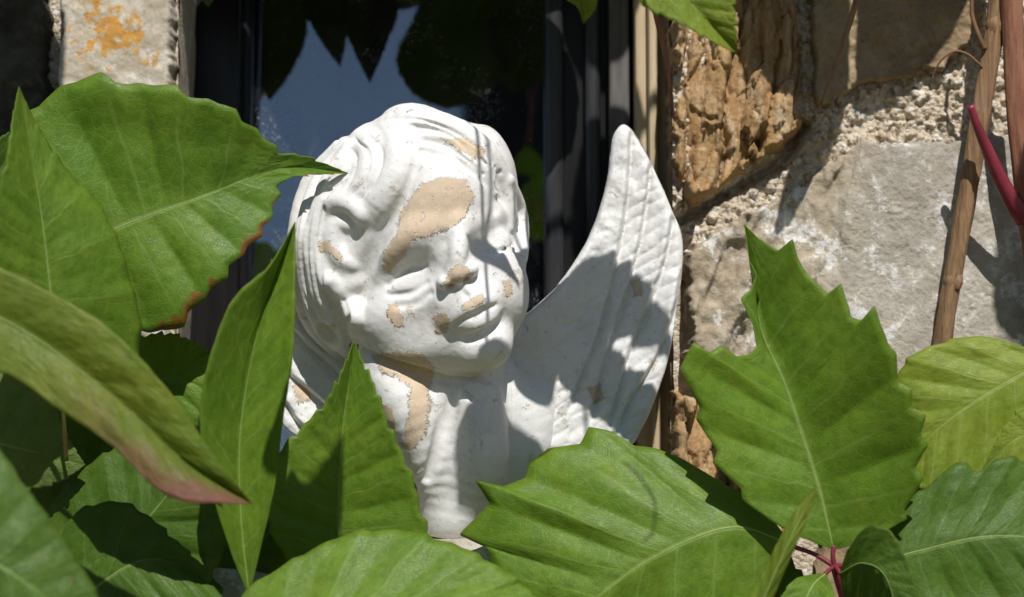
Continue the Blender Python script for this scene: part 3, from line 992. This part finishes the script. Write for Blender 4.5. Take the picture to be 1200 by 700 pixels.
RW = [(590, 384), (622, 364), (652, 336), (682, 294), (703, 248), (715, 200), (720, 160), (728, 144), (738, 142), (752, 158), (768, 190), (786, 232), (801, 270), (804, 300),
      (799, 345), (792, 390), (784, 430), (770, 470), (754, 506), (738, 526), (700, 530), (640, 530), (600, 500)]
wing('wing', RW, [(590, 384), (622, 364), (652, 336), (682, 294), (703, 248), (715, 200), (726, 150)],
     [[(743, 148), (741, 200), (736, 250), (725, 310), (704, 390), (680, 450), (668, 480)], [(766, 186), (762, 230), (752, 290), (735, 350), (712, 420), (696, 490)],
      [(793, 250), (784, 300), (767, 352), (742, 412), (716, 500)], [(803, 318), (793, 368), (772, 420), (740, 474), (727, 506)]],
     lambda U, V_: -28 - 0.10 * (U - 700) - 0.07 * (420 - V_) + 14 * np.exp(-((U - 800) / 40.0) ** 2), 9,
     (584, 134, -100), (812, 540, 20), 1.5, 1.0,
     [([(690, 455), (704, 452), (708, 468), (696, 474)], 6), ([(742, 330), (752, 326), (756, 344), (746, 348)], 6)])
LW = [(470, 405), (420, 380), (380, 360), (350, 350), (322, 352), (300, 372), (296, 410), (304, 450), (320, 484), (345, 512), (400, 530), (470, 520)]
wing('wing', LW, [(470, 405), (420, 380), (380, 360), (350, 350), (322, 352)],
     [[(322, 360), (350, 400), (400, 450), (440, 480)], [(300, 385), (330, 432), (380, 480), (410, 512)], [(300, 440), (330, 470), (350, 500), (380, 522)], [(350, 352), (380, 385), (420, 430)]],
     lambda U, V_: -34 + 0.30 * np.clip(400 - U, 0, 200) + 0.10 * (V_ - 400), 9,
     (286, 340, -90), (480, 538, 50), 1.5, -1.0, [([(342, 452), (356, 450), (362, 470), (346, 474)], 6)])
print('wings done')
# ------------------------------------------------------------------ creeper leaves
HC_REF = [None]


def leaf_mesh(name, mid, left, right, mat, parent, fold=(0.25, 0.25), curl=(0.0, 0.0), teeth=(9, 5), xf=None, off=None, seed=0, quilt=1.0,
              base_slant=0.6, label=None, smooth_outline=True):
    """a leaf blade: base first, tip last. mid = (u, v, d) along the midrib, left/right = (u, v) along the two margins.
    fold lifts the margins towards the viewer (slope), curl bends them further."""
    NT_, NS = 170, 11
    m = catmull(mid, NT_)
    verts = np.zeros((NT_, 2 * NS + 1, 3)); uv = np.zeros((NT_, 2 * NS + 1, 2))
    t = np.linspace(0, 1, NT_)
    for side, (outl, fd, cu) in enumerate(((left, fold[0], curl[0]), (right, fold[1], curl[1]))):
        pts = [tuple(mid[0][:2])] + [tuple(p) for p in outl] + [tuple(mid[-1][:2])]
        o = catmull(pts, 400) if smooth_outline else resample(pts, 400)
        tq = np.clip(t + base_slant * t * (1 - t) * 1.2, 0, 1)
        o = np.stack([np.interp(tq, np.linspace(0, 1, 400), o[:, k]) for k in (0, 1)], 1)
        # saw teeth that lean towards the tip
        tg = np.gradient(o, axis=0); tg /= np.linalg.norm(tg, axis=1)[:, None] + 1e-9
        nr = o - m[:, :2]
        w = np.linalg.norm(nr, axis=1)
        nr = nr / (w[:, None] + 1e-9)
        rr = random.Random(seed * 7 + side)
        # a big tooth at the end of each side vein, a small one between
        nv = 8
        phase = t * nv + 0.45 * side + 0.3
        ph = phase % 1.0
        saw = np.where(ph < 0.8, (ph / 0.8) ** 1.2, (1 - ph) / 0.2)
        ph2 = (phase + 0.5) % 1.0
        saw2 = np.where(ph2 < 0.8, (ph2 / 0.8) ** 1.5, (1 - ph2) / 0.2)
        saw = 0.75 * saw + 0.4 * saw2
        amp = teeth[1] * np.clip(w / 40, 0, 1) * (0.75 + 0.5 * noise2(t * 8, t * 0 + side * 5 + seed, 2))
        o = o + nr * ((saw - 0.6) * amp * 1.9)[:, None] + tg * (saw * amp * 0.8)[:, None]
        for j in range(NS + 1):
            s = j / NS
            s = s ** 0.9
            uvp = m[:, :2] + s * (o - m[:, :2])
            dd = m[:, 2] + fd * s * w + cu * w * s * s
            ripple = np.abs(np.sin(math.pi * (t * 8 + 0.45 * side)))            # lateral veins are creases
            dd = dd + quilt * 0.035 * w * (ripple - 0.6) * math.sin(math.pi * min(1, s * 0.93)) 
            dd = dd + quilt * 0.05 * w * s * np.sin(t * 11 + seed + side * 1.7) + 0.04 * w * min(1, 3 * s) * fbm2(t * 5, t * 0 + s * 2 + seed, 3, 4)
            col = NS - j if side == 0 else NS + j
            verts[:, col] = np.concatenate([uvp, dd[:, None]], 1)
            uv[:, col] = np.stack([np.full(NT_, 0.5 + (0.5 if side else -0.5) * s), t], 1)
    P = Cper(verts[..., 0], verts[..., 1], verts[..., 2])
    if off is not None:
        P = P + off
    if xf is not None:
        P = xf(P)
    o = mesh(name, P.reshape(-1, 3), grid_faces(NT_, 2 * NS + 1), mat, parent, uv=uv.reshape(-1, 2), label=label)
    sm = o.modifiers.new('thickness', 'SOLIDIFY')
    sm.thickness = 0.0004
    sm.offset = 0
    if parent is not HC_REF[0]:
        mm = catmull(mid, 40)
        tube('midrib', Cper(mm[:, 0], mm[:, 1], mm[:, 2] - 0.1), [0.0005, 0.0004, 0.0003, 0.00012], M_MIDRIB, o, 6, 40)
    return o


def single(label, mid, left, right, kind='mid', stalk=None, group='creeper leaves around the statue', **kw):
    """one leaf thing: blade plus leaf stalk"""
    e = empty('creeper_leaf', tuple(Cper(*mid[0])), label, 'leaf', group)
    leaf_mesh('blade', mid, left, right, LEAFM[kind], e, **kw)
    m0, m1 = arr(mid[0]), arr(mid[1])
    dr = (m0 - m1) / np.linalg.norm(m0 - m1)
    st = stalk or [tuple(m0 + dr * 1), tuple(m0 + dr * 40 + (0, 8, -14)), tuple(m0 + dr * 70 + (0, 30, -40))]
    tube('leaf_stalk', Cper(*arr(st).T), [0.0009, 0.0011, 0.0013], M_GREENSTALK, e, 8, 20)
    return e


# upper left, with the long tip that reaches over the head
single('large green leaf with brown scorched lower edge and long tip touching the cherub hair',
       [(70, 300, 118), (145, 264, 112), (230, 233, 104), (330, 198, 84), (408, 203, 68)],
       [(15, 215), (28, 140), (70, 102), (118, 88), (150, 96), (196, 100), (232, 113), (262, 122), (298, 148), (325, 174), (362, 184)],
       [(100, 360), (160, 388), (208, 384), (238, 352), (270, 318), (292, 290), (316, 262), (322, 240), (336, 212), (362, 206)],
       'spot', fold=(0.10, 0.16), curl=(0.0, -0.1), teeth=(9, 7), seed=2, quilt=1.5)
single('upright folded leaf in front at the far left with pointed tip',
       [(70, 440, 215), (60, 350, 222), (48, 250, 226), (34, 170, 222), (22, 102, 216)],
       [(20, 430), (-20, 340), (-12, 260), (6, 190), (14, 140)],
       [(150, 440), (166, 392), (160, 352), (142, 290), (118, 240), (84, 205), (46, 150)],
       'mid', fold=(0.55, -0.30), curl=(0, -0.25), teeth=(7, 2.2), seed=3, quilt=0.6)
single('blurred diagonal leaf turning red along its lower edge',
       [(-90, 330, 360), (30, 388, 372), (130, 462, 380), (215, 540, 380), (296, 591, 372)],
       [(-60, 290), (10, 318), (66, 346), (130, 386), (196, 455), (246, 526)],
       [(-70, 420), (10, 440), (62, 476), (130, 522), (182, 572), (216, 588), (250, 590)],
       'red', fold=(0.30, 0.35), curl=(-0.2, -0.1), teeth=(8, 1.2), seed=4, quilt=0.6)
single('narrow upright leaf with dark left half and bright right half beside the curl',
       [(292, 700, 232), (282, 600, 228), (282, 500, 222), (304, 380, 212), (346, 260, 200)],
       [(268, 640), (244, 560), (234, 490), (244, 425), (272, 352), (316, 310)],
       [(306, 640), (322, 570), (332, 490), (344, 410), (346, 330)],
       'mid', fold=(0.45, 0.10), curl=(0.0, 0.05), teeth=(9, 1.2), seed=5, quilt=0.5)
single('green leaf with two shaded lobes below the cherub neck at left',
       [(398, 700, 120), (397, 610, 126), (400, 520, 128), (408, 450, 120), (415, 398, 108)],
       [(340, 660), (310, 600), (322, 540), (348, 505), (378, 474), (402, 430)],
       [(470, 680), (500, 632), (492, 588), (480, 548), (462, 510), (440, 452), (424, 420)],
       'mid', fold=(0.35, 0.25), teeth=(7, 5), seed=6)
single('broad foreground leaf along the bottom edge below the bust foot',
       [(250, 775, 262), (400, 720, 268), (540, 705, 262), (660, 735, 250)],
       [(280, 700), (330, 664), (380, 636), (440, 620), (505, 628), (568, 654), (622, 692)],
       [(320, 830), (450, 850), (560, 820), (630, 770)],
       'mid', fold=(-0.45, 0.1), teeth=(9, 4), seed=7)
single('small bright leaf half hidden between scorched leaf and narrow leaf',
       [(150, 470, 60), (185, 450, 66), (215, 430, 66), (246, 412, 60)],
       [(150, 420), (165, 395), (200, 390), (232, 402)],
       [(180, 520), (225, 505), (246, 470), (250, 435)],
       'mid', fold=(0.1, 0.1), teeth=(6, 4), seed=8)
single('pale smooth leaf at the left edge beneath the red edged leaf',
       [(-60, 500, 150), (0, 520, 158), (50, 532, 158), (100, 545, 150)],
       [(-40, 440), (10, 430), (60, 470), (85, 520)],
       [(-40, 590), (20, 580), (70, 566)],
       'pale', fold=(-0.1, -0.1), teeth=(6, 3), seed=9)
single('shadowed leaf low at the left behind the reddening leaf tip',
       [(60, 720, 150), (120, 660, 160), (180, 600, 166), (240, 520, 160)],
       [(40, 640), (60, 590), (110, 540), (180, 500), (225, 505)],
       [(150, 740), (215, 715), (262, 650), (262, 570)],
       'deep', fold=(-0.35, 0.25), teeth=(7, 4), seed=10)  # deep green holds the lower left shade in the leaf colour
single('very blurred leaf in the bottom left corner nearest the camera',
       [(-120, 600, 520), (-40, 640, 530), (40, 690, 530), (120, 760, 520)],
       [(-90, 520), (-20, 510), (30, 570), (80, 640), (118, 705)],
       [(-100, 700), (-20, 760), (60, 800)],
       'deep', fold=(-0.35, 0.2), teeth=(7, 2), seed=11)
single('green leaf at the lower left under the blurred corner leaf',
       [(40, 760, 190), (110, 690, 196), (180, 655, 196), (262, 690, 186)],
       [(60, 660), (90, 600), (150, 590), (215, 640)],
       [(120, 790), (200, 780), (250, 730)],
       'deep', fold=(-0.1, 0.3), teeth=(7, 4), seed=12)  # shade of this corner kept by the darker leaf green
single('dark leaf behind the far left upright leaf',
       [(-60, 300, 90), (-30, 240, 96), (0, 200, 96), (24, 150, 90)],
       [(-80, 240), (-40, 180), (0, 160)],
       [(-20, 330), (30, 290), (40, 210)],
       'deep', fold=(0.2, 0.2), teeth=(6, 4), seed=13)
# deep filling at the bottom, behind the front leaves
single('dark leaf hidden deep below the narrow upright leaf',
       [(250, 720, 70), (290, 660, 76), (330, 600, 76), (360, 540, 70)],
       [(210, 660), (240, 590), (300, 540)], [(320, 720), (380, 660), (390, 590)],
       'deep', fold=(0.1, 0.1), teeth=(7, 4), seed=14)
single('dark leaf under the palmate leaf, low behind its hub',
       [(900, 780, 60), (890, 720, 66), (870, 660, 66), (850, 600, 58)],
       [(820, 740), (800, 690), (815, 630)], [(960, 740), (950, 690), (900, 620)],
       'deep', fold=(0.1, 0.1), teeth=(7, 4), seed=15)
single('dark broad leaf added to darken the lower left gap behind the pale leaf',
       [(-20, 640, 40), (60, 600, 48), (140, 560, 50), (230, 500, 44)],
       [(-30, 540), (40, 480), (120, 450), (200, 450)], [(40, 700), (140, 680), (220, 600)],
       'deep', fold=(0.1, 0.1), teeth=(8, 5), seed=27)  # dark leaf added to fill a gap that lies in deep shade
single('dark leaf added to darken the bottom left gap under the foreground leaves',
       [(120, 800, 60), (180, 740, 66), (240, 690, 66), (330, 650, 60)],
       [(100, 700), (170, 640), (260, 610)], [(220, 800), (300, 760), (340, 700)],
       'deep', fold=(0.1, 0.1), teeth=(8, 5), seed=28)  # added like the one above, its dark green stands for shade
single('unseen leaf added behind the reddening leaf to shade those below',
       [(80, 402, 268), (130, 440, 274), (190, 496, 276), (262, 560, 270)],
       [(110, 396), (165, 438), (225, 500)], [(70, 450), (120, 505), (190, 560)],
       'deep', fold=(0.1, 0.1), teeth=(7, 2), seed=29)  # out of sight, added only to cast shade on the lower leaves
# right edge
single('yellow green leaf at the right edge behind the palmate leaf',
       [(1290, 395, 20), (1210, 432, 28), (1140, 472, 32), (1086, 515, 26), (1060, 560, 18)],
       [(1250, 400), (1205, 412), (1165, 396), (1125, 396), (1080, 410), (1052, 436), (1048, 490)],
       [(1260, 470), (1220, 520), (1170, 570), (1110, 590)],
       'young', fold=(-0.25, 0.2), teeth=(9, 4), seed=16)
single('small yellow green leaf at the right edge above the dark leaflet',
       [(1280, 500, 60), (1230, 505, 66), (1190, 515, 66), (1150, 552, 60)],
       [(1260, 450), (1215, 462), (1180, 495)], [(1260, 570), (1210, 580), (1170, 570)],
       'young', fold=(-0.2, 0.2), teeth=(7, 3), seed=17)
# top edge
single('leaf tip hanging into the top edge right of the window',
       [(735, -90, 250), (772, -40, 258), (815, 10, 262), (864, 63, 258)],
       [(790, -90), (850, -40), (862, 10)], [(716, -40), (752, 6), (800, 30), (836, 50)],
       'young', fold=(0.2, 0.25), teeth=(7, 4), seed=18)
single('tiny leaf tip poking into the top edge above the wing',
       [(668, -80, 250), (672, -40, 254), (680, 0, 254), (684, 28, 250)],
       [(706, -60), (704, -20), (698, 10)], [(640, -50), (652, -10), (676, 8)],
       'young', fold=(0.2, 0.2), teeth=(6, 3), seed=19)

# the palmate leaf at the lower right
PA = empty('creeper_leaf', tuple(Cper(978, 662, 150)), 'palmate leaf at lower right with red stalk hub and broad toothed leaflets', 'leaf', 'creeper leaves around the statue')
leaf_mesh('leaflet', [(977, 645, 150), (958, 565, 140), (922, 455, 122), (892, 385, 106), (872, 263, 84)],
          [(930, 626), (905, 612), (870, 586), (868, 572), (835, 543), (840, 528), (815, 491), (820, 478), (796, 433), (812, 401), (830, 414), (844, 404), (862, 418), (876, 416), (887, 407), (882, 380), (868, 350), (880, 338), (887, 321), (878, 305), (876, 289)],
          [(1020, 634), (1064, 608), (1060, 598), (1083, 560), (1073, 548), (1089, 520), (1079, 510), (1086, 486), (1068, 478), (1070, 456), (1052, 448), (1051, 414), (1041, 404), (1025, 358), (1010, 376), (997, 371), (994, 358), (986, 332), (971, 344), (963, 337), (951, 326), (941, 313), (935, 302), (929, 280), (912, 294), (890, 280)],
          LEAFM['mid'], PA, fold=(0.16, 0.42), teeth=(10, 0.8), smooth_outline=False, seed=21, label='largest upright leaflet', quilt=1.2)
leaf_mesh('leaflet', [(930, 640, 128), (858, 618, 140), (770, 651, 150), (700, 700, 152), (610, 775, 144)],
          [(890, 590), (850, 568), (800, 538), (770, 526), (742, 522), (716, 505), (690, 500), (680, 520), (642, 526), (620, 541), (616, 560), (590, 570), (556, 563), (574, 590), (562, 602), (538, 627), (570, 642), (590, 690), (590, 740)],
          [(900, 690), (860, 740), (790, 790), (700, 810)],
          LEAFM['mid'], PA, fold=(-0.32, 0.05), teeth=(11, 1.2), smooth_outline=False, seed=22, label='broad pale leaflet below the wing', quilt=1.1)
leaf_mesh('leaflet', [(1000, 668, 160), (1080, 645, 172), (1170, 628, 176), (1300, 640, 166)],
          [(1010, 620), (1050, 598), (1082, 572), (1102, 556), (1122, 542), (1150, 550), (1172, 536), (1210, 542), (1260, 580)],
          [(1030, 730), (1120, 760), (1220, 730)],
          LEAFM['deep'], PA, fold=(-0.30, 0.2), teeth=(9, 5), seed=23, label='dark leaflet at the right')
leaf_mesh('leaflet', [(984, 672, 170), (1012, 660, 200), (1040, 680, 220), (1060, 760, 225)],
          [(996, 640), (1020, 616), (1050, 630), (1075, 700)], [(990, 700), (1005, 740), (1030, 770)],
          LEAFM['deep'], PA, fold=(0.4, -0.6), teeth=(7, 3), seed=24)
leaf_mesh('leaflet', [(968, 672, 165), (950, 690, 190), (930, 740, 200), (910, 790, 200)],
          [(930, 680), (905, 720), (895, 770)], [(978, 700), (975, 740), (940, 780)],
          LEAFM['mid'], PA, fold=(0.1, 0.3), teeth=(7, 3), seed=25)
for pts, r in (([(978, 664, 152), (976, 652, 152), (977, 640, 150)], 2.6), ([(978, 664, 152), (955, 650, 140), (928, 640, 128)], 2.6), ([(978, 664, 152), (990, 664, 158), (1002, 668, 160)], 3.2),
               ([(978, 664, 152), (982, 668, 164), (985, 673, 170)], 2.6), ([(978, 664, 152), (972, 668, 160), (967, 673, 166)], 2.4),
               ([(978, 664, 154), (985, 690, 140), (1000, 740, 90), (1020, 800, 20)], 4.0)):
    tube('leaf_stalk', Cper(*arr(pts).T), [r * S * 1.2, r * S, r * S], M_PETIOLE, PA, 8, 16)
single('thin pale folded leaf seen edge on crossing in front of the palmate leaf',
       [(872, 770, 330), (894, 705, 336), (925, 635, 336), (957, 568, 326)],
       [(868, 725), (894, 670), (926, 608)], [(896, 722), (926, 655), (948, 602)],
       'young', fold=(-0.5, -0.2), teeth=(6, 1.5), seed=26)

# ------------------------------------------------------------------ woody stems on the wall at the right
STEM_GROUP = 'creeper stems on the wall'
t1 = empty('vine_stem', tuple(Cper(1103, 420, -40)), 'tan woody vine stem slanting down the right side of the wall', 'stem', STEM_GROUP)
tube('stem', Cper(*arr([(1176, -140, -34), (1172, -20, -32), (1160, 70, -30), (1144, 165, -28), (1126, 270, -28), (1104, 404, -34), (1080, 560, -44), (1065, 720, -60)]).T),
     [0.0058, 0.0056, 0.0052, 0.0048], M_BARK, t1, 26, 140, 0.16)
for (u, v) in ((1167, 30), (1150, 132), (1117, 330)):
    tube('node', Cper(*arr([(u + 1.5, v - 9, -30), (u, v, -29), (u - 1.5, v + 9, -30)]).T), [0.0048, 0.0056, 0.0048], M_BARK, t1, 14, 8, 0.15)
t2 = empty('vine_stem', tuple(Cper(1215, 420, -40)), 'red brown vine stem running off the top right corner', 'stem', STEM_GROUP)
tube('stem', Cper(*arr([(1178, -140, -20), (1184, -20, -18), (1190, 100, -14), (1200, 210, -14), (1216, 330, -20), (1230, 480, -40), (1240, 740, -60)]).T),
     [0.0062, 0.0062, 0.0064, 0.006], M_REDBARK, t2, 26, 140, 0.16)
tube('side_shoot', Cper(*arr([(1137, 124, 16), (1147, 152, 12), (1168, 200, 4), (1186, 236, -4), (1200, 256, -12)]).T), [0.0022, 0.0030, 0.0038, 0.0046, 0.006], M_PETIOLE, t2, 12, 40, 0.04,
     label='crimson side shoot with a pale cut end')
t3 = tube('dry_tendril', Cper(*arr([(1092, 94, -34), (1098, 78, -30), (1108, 66, -26), (1120, 60, -26), (1134, 64, -24), (1146, 74, -22), (1156, 84, -24)]).T), [0.0005, 0.0006, 0.0008, 0.0008],
          M_TENDRIL, None, 8, 50, label='thin curled dry tendril on the mortar beside the tan stem', cat='tendril')
t4 = tube('dry_tendril', Cper(*arr([(1141, -20, -30), (1139, 14, -26), (1146, 40, -22), (1154, 58, -22)]).T), [0.0012, 0.0012, 0.0016], M_TENDRIL, None, 8, 40,
          label='short brown tendril at the top edge left of the tan stem', cat='tendril')
t5 = tube('dry_tendril', Cper(*arr([(760, -60, -90), (766, 0, -84), (774, 40, -80), (782, 76, -76), (790, 140, -74)]).T), [0.0022, 0.0020, 0.0016, 0.0008], M_REDBARK, None, 8, 40,
          label='reddish twig hanging in front of the wooden casing', cat='twig')

tube('dry_twig', Cper(*arr([(1010, -60, -20), (1003, 0, -26), (988, 50, -30), (972, 95, -34), (958, 134, -44)]).T), [0.0017, 0.0017, 0.0014, 0.0007], M_BARK, None, 9, 50, 0.2,
     label='thin tan twig hanging across the shaded brown stone', cat='twig')

# ------------------------------------------------------------------ the creeper that hangs overhead, in front of the wall: its leaves shade the scene and show in the glass
HC = empty('hanging_creeper', (0, -0.3, 0.6), 'creeper hanging overhead whose leaves shade the statue and mirror in the glass', 'creeper')
KS = 0.44
HC_REF[0] = HC


def caster(mid, left, right, K=KS, seed=0, teeth=(8, 4)):
    leaf_mesh('leaf', mid, left, right, LEAFM['mid'], HC, fold=(0.05, 0.05), teeth=teeth, off=SUN * K, seed=seed, quilt=0.4)


def on(pts, d):
    return [(p[0], p[1], d) for p in pts]


caster(on([(596, 440), (668, 352), (726, 330), (785, 416)], -25),
       [(588, 415), (606, 372), (636, 336), (662, 311), (692, 285), (722, 275), (749, 291), (770, 328), (789, 382)],
       [(600, 500), (640, 490), (652, 448), (662, 416), (676, 406), (696, 430), (710, 462), (720, 424), (724, 380), (758, 398)], K=0.32, seed=31, teeth=(9, 0.2))
caster(on([(572, 250), (574, 275), (578, 308)], 95), [(558, 268), (548, 290), (546, 303)], [(592, 266), (602, 288), (612, 306)], K=0.25, seed=32, teeth=(3, 1))
caster(on([(700, 505), (640, 520), (580, 545), (536, 602)], 40),
       [(690, 478), (650, 462), (606, 470), (566, 487), (543, 511), (531, 540)], [(680, 545), (630, 590), (580, 612)], K=0.38, seed=33, teeth=(9, 2))
caster(on([(980, -110), (965, 40), (945, 145), (905, 282)], -70), [(862, -90), (872, 15), (888, 90), (932, 132), (920, 205)], [(1004, -80), (1003, 40), (996, 100), (955, 195)], K=0.23, seed=34, teeth=(9, 1.5))
caster(on([(1075, -190), (1062, -80), (1040, 10), (1010, 96)], -70), [(1008, -140), (1014, -40), (1010, 40)], [(1195, -180), (1165, -95), (1132, -12), (1092, 40), (1048, 72)], K=0.23, seed=35, teeth=(9, 1.5))
caster(on([(20, -140), (22, -20), (30, 100), (40, 210)], -40), [(-60, -100), (-70, 20), (-40, 140)], [(70, -110), (73, 0), (71, 60), (66, 150)], K=0.40, seed=36, teeth=(6, 2))
caster(on([(1240, 180), (1220, 260), (1200, 330), (1196, 430)], -60), [(1190, 220), (1168, 290), (1164, 380)], [(1270, 240), (1260, 340), (1220, 400)], K=0.46, seed=37, teeth=(7, 3))
caster(on([(716, 96), (722, 200), (720, 300), (726, 430)], -215), [(690, 110), (676, 220), (690, 340)], [(742, 104), (752, 160), (744, 220), (760, 330)], K=0.42, seed=38, teeth=(5, 2))
caster(on([(700, -170), (706, -90), (708, -20), (712, 36)], -215), [(670, -120), (670, -50), (694, 16)], [(760, -130), (770, -60), (738, 24)], K=0.42, seed=39, teeth=(6, 2))

caster(on([(330, 740), (358, 660), (386, 590), (402, 510)], 126), [(300, 700), (322, 630), (340, 580), (354, 588), (380, 552)], [(380, 720), (397, 650), (402, 580)], K=0.42, seed=51, teeth=(5, 2))


def mirror(P):
    q = P - gp
    return P - 2 * (q @ gn)[..., None] * gn


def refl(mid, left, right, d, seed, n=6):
    leaf_mesh('leaf', on(mid, d), left, right, LEAFM['dimmed'], HC, fold=(0.1, 0.1), teeth=(n, 2), xf=mirror, seed=seed, quilt=0.4)


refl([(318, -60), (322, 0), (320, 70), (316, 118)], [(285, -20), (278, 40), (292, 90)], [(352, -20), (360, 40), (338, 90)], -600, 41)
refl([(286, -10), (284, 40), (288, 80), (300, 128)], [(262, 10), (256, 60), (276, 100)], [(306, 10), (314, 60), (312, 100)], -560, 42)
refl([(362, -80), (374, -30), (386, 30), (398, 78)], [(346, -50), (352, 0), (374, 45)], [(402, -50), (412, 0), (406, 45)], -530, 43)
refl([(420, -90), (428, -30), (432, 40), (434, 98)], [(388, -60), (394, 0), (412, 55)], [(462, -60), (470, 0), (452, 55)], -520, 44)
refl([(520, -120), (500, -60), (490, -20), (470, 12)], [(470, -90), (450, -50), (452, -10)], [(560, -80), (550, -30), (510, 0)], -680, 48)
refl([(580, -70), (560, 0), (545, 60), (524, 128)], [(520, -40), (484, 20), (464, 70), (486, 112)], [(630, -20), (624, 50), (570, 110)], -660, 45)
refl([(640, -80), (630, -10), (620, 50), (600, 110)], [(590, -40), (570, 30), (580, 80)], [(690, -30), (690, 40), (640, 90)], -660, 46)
# stems that carry these leaves, and the thread-like tendrils whose shadows cross the face
hs = SUN * KS
tube('stem', [tuple(Cper(*p) + hs) for p in ((-150, -420, 0), (150, -330, 20), (450, -210, 40), (620, -130, 40), (800, -170, 0), (1000, -240, -30), (1400, -300, -60))], [0.004, 0.0035, 0.004], M_BARK, HC, 10, 80, 0.1)
tube('tendril', [tuple(Cper(*p) + SUN * 0.31) for p in ((560, -60, 70), (564, 150, 90), (569, 300, 95), (569, 420, 92), (573, 470, 60), (582, 486, 60))], [0.0011, 0.0011, 0.0009], M_TENDRIL, HC, 8, 60)
tube('tendril', [tuple(Cper(*p) + SUN * 0.44) for p in ((735, 515, 115), (752, 545, 118), (766, 590, 125), (764, 628, 135), (752, 642, 138))], [0.0006, 0.0006, 0.0005], M_TENDRIL, HC, 8, 60)
for a, ka, b in (((596, 450, -25), 0.32, (600, 250, 20)), ((990, -90, -70), 0.23, (985, -200, -20)), ((1070, -190, -70), 0.23, (1060, -230, -30)), ((20, -140, -40), 0.40, (10, -360, 10)),
                 ((700, 505, 40), 0.38, (690, 300, 40)), ((572, 250, 95), 0.25, (575, 100, 90))):
    pa, pb = Cper(*a) + SUN * ka, Cper(*b) + hs
    tube('leaf_stalk', [tuple(pa), tuple((pa + pb) / 2 + (0.004, -0.006, 0)), tuple(pb)], [0.001, 0.0012], M_PETIOLE, HC, 8, 12)

# ------------------------------------------------------------------ dark post added behind the viewer to blacken the right of the pane
POST = empty('added_dark_post', (0.22, -1.95, gz), 'added dark post behind the viewer that blackens the mirror image in the glass', 'post')
def plain_box(name, x0, x1, y0, y1, z0, z1, mat, parent):
    V = [(x, y, z) for x in (x0, x1) for y in (y0, y1) for z in (z0, z1)]
    o = mesh(name, V, [(0, 1, 3, 2), (4, 6, 7, 5), (0, 4, 5, 1), (2, 3, 7, 6), (0, 2, 6, 4), (1, 5, 7, 3)], mat, parent, smooth=False)
    m = o.modifiers.new('bevel', 'BEVEL'); m.width = 0.01; m.segments = 3
    return o
pa = mirror(Cper(535, 60, -4400.0)); pb = mirror(Cper(735, 60, -4400.0))
plain_box('post', pa[0], pb[0], pa[1] - 0.26, pa[1], gz, 1.08, M_FRAME, POST)
plain_box('cap', pa[0] - 0.03, pb[0] + 0.03, pa[1] - 0.29, pa[1] + 0.03, 1.081, 1.12, M_FRAME, POST)
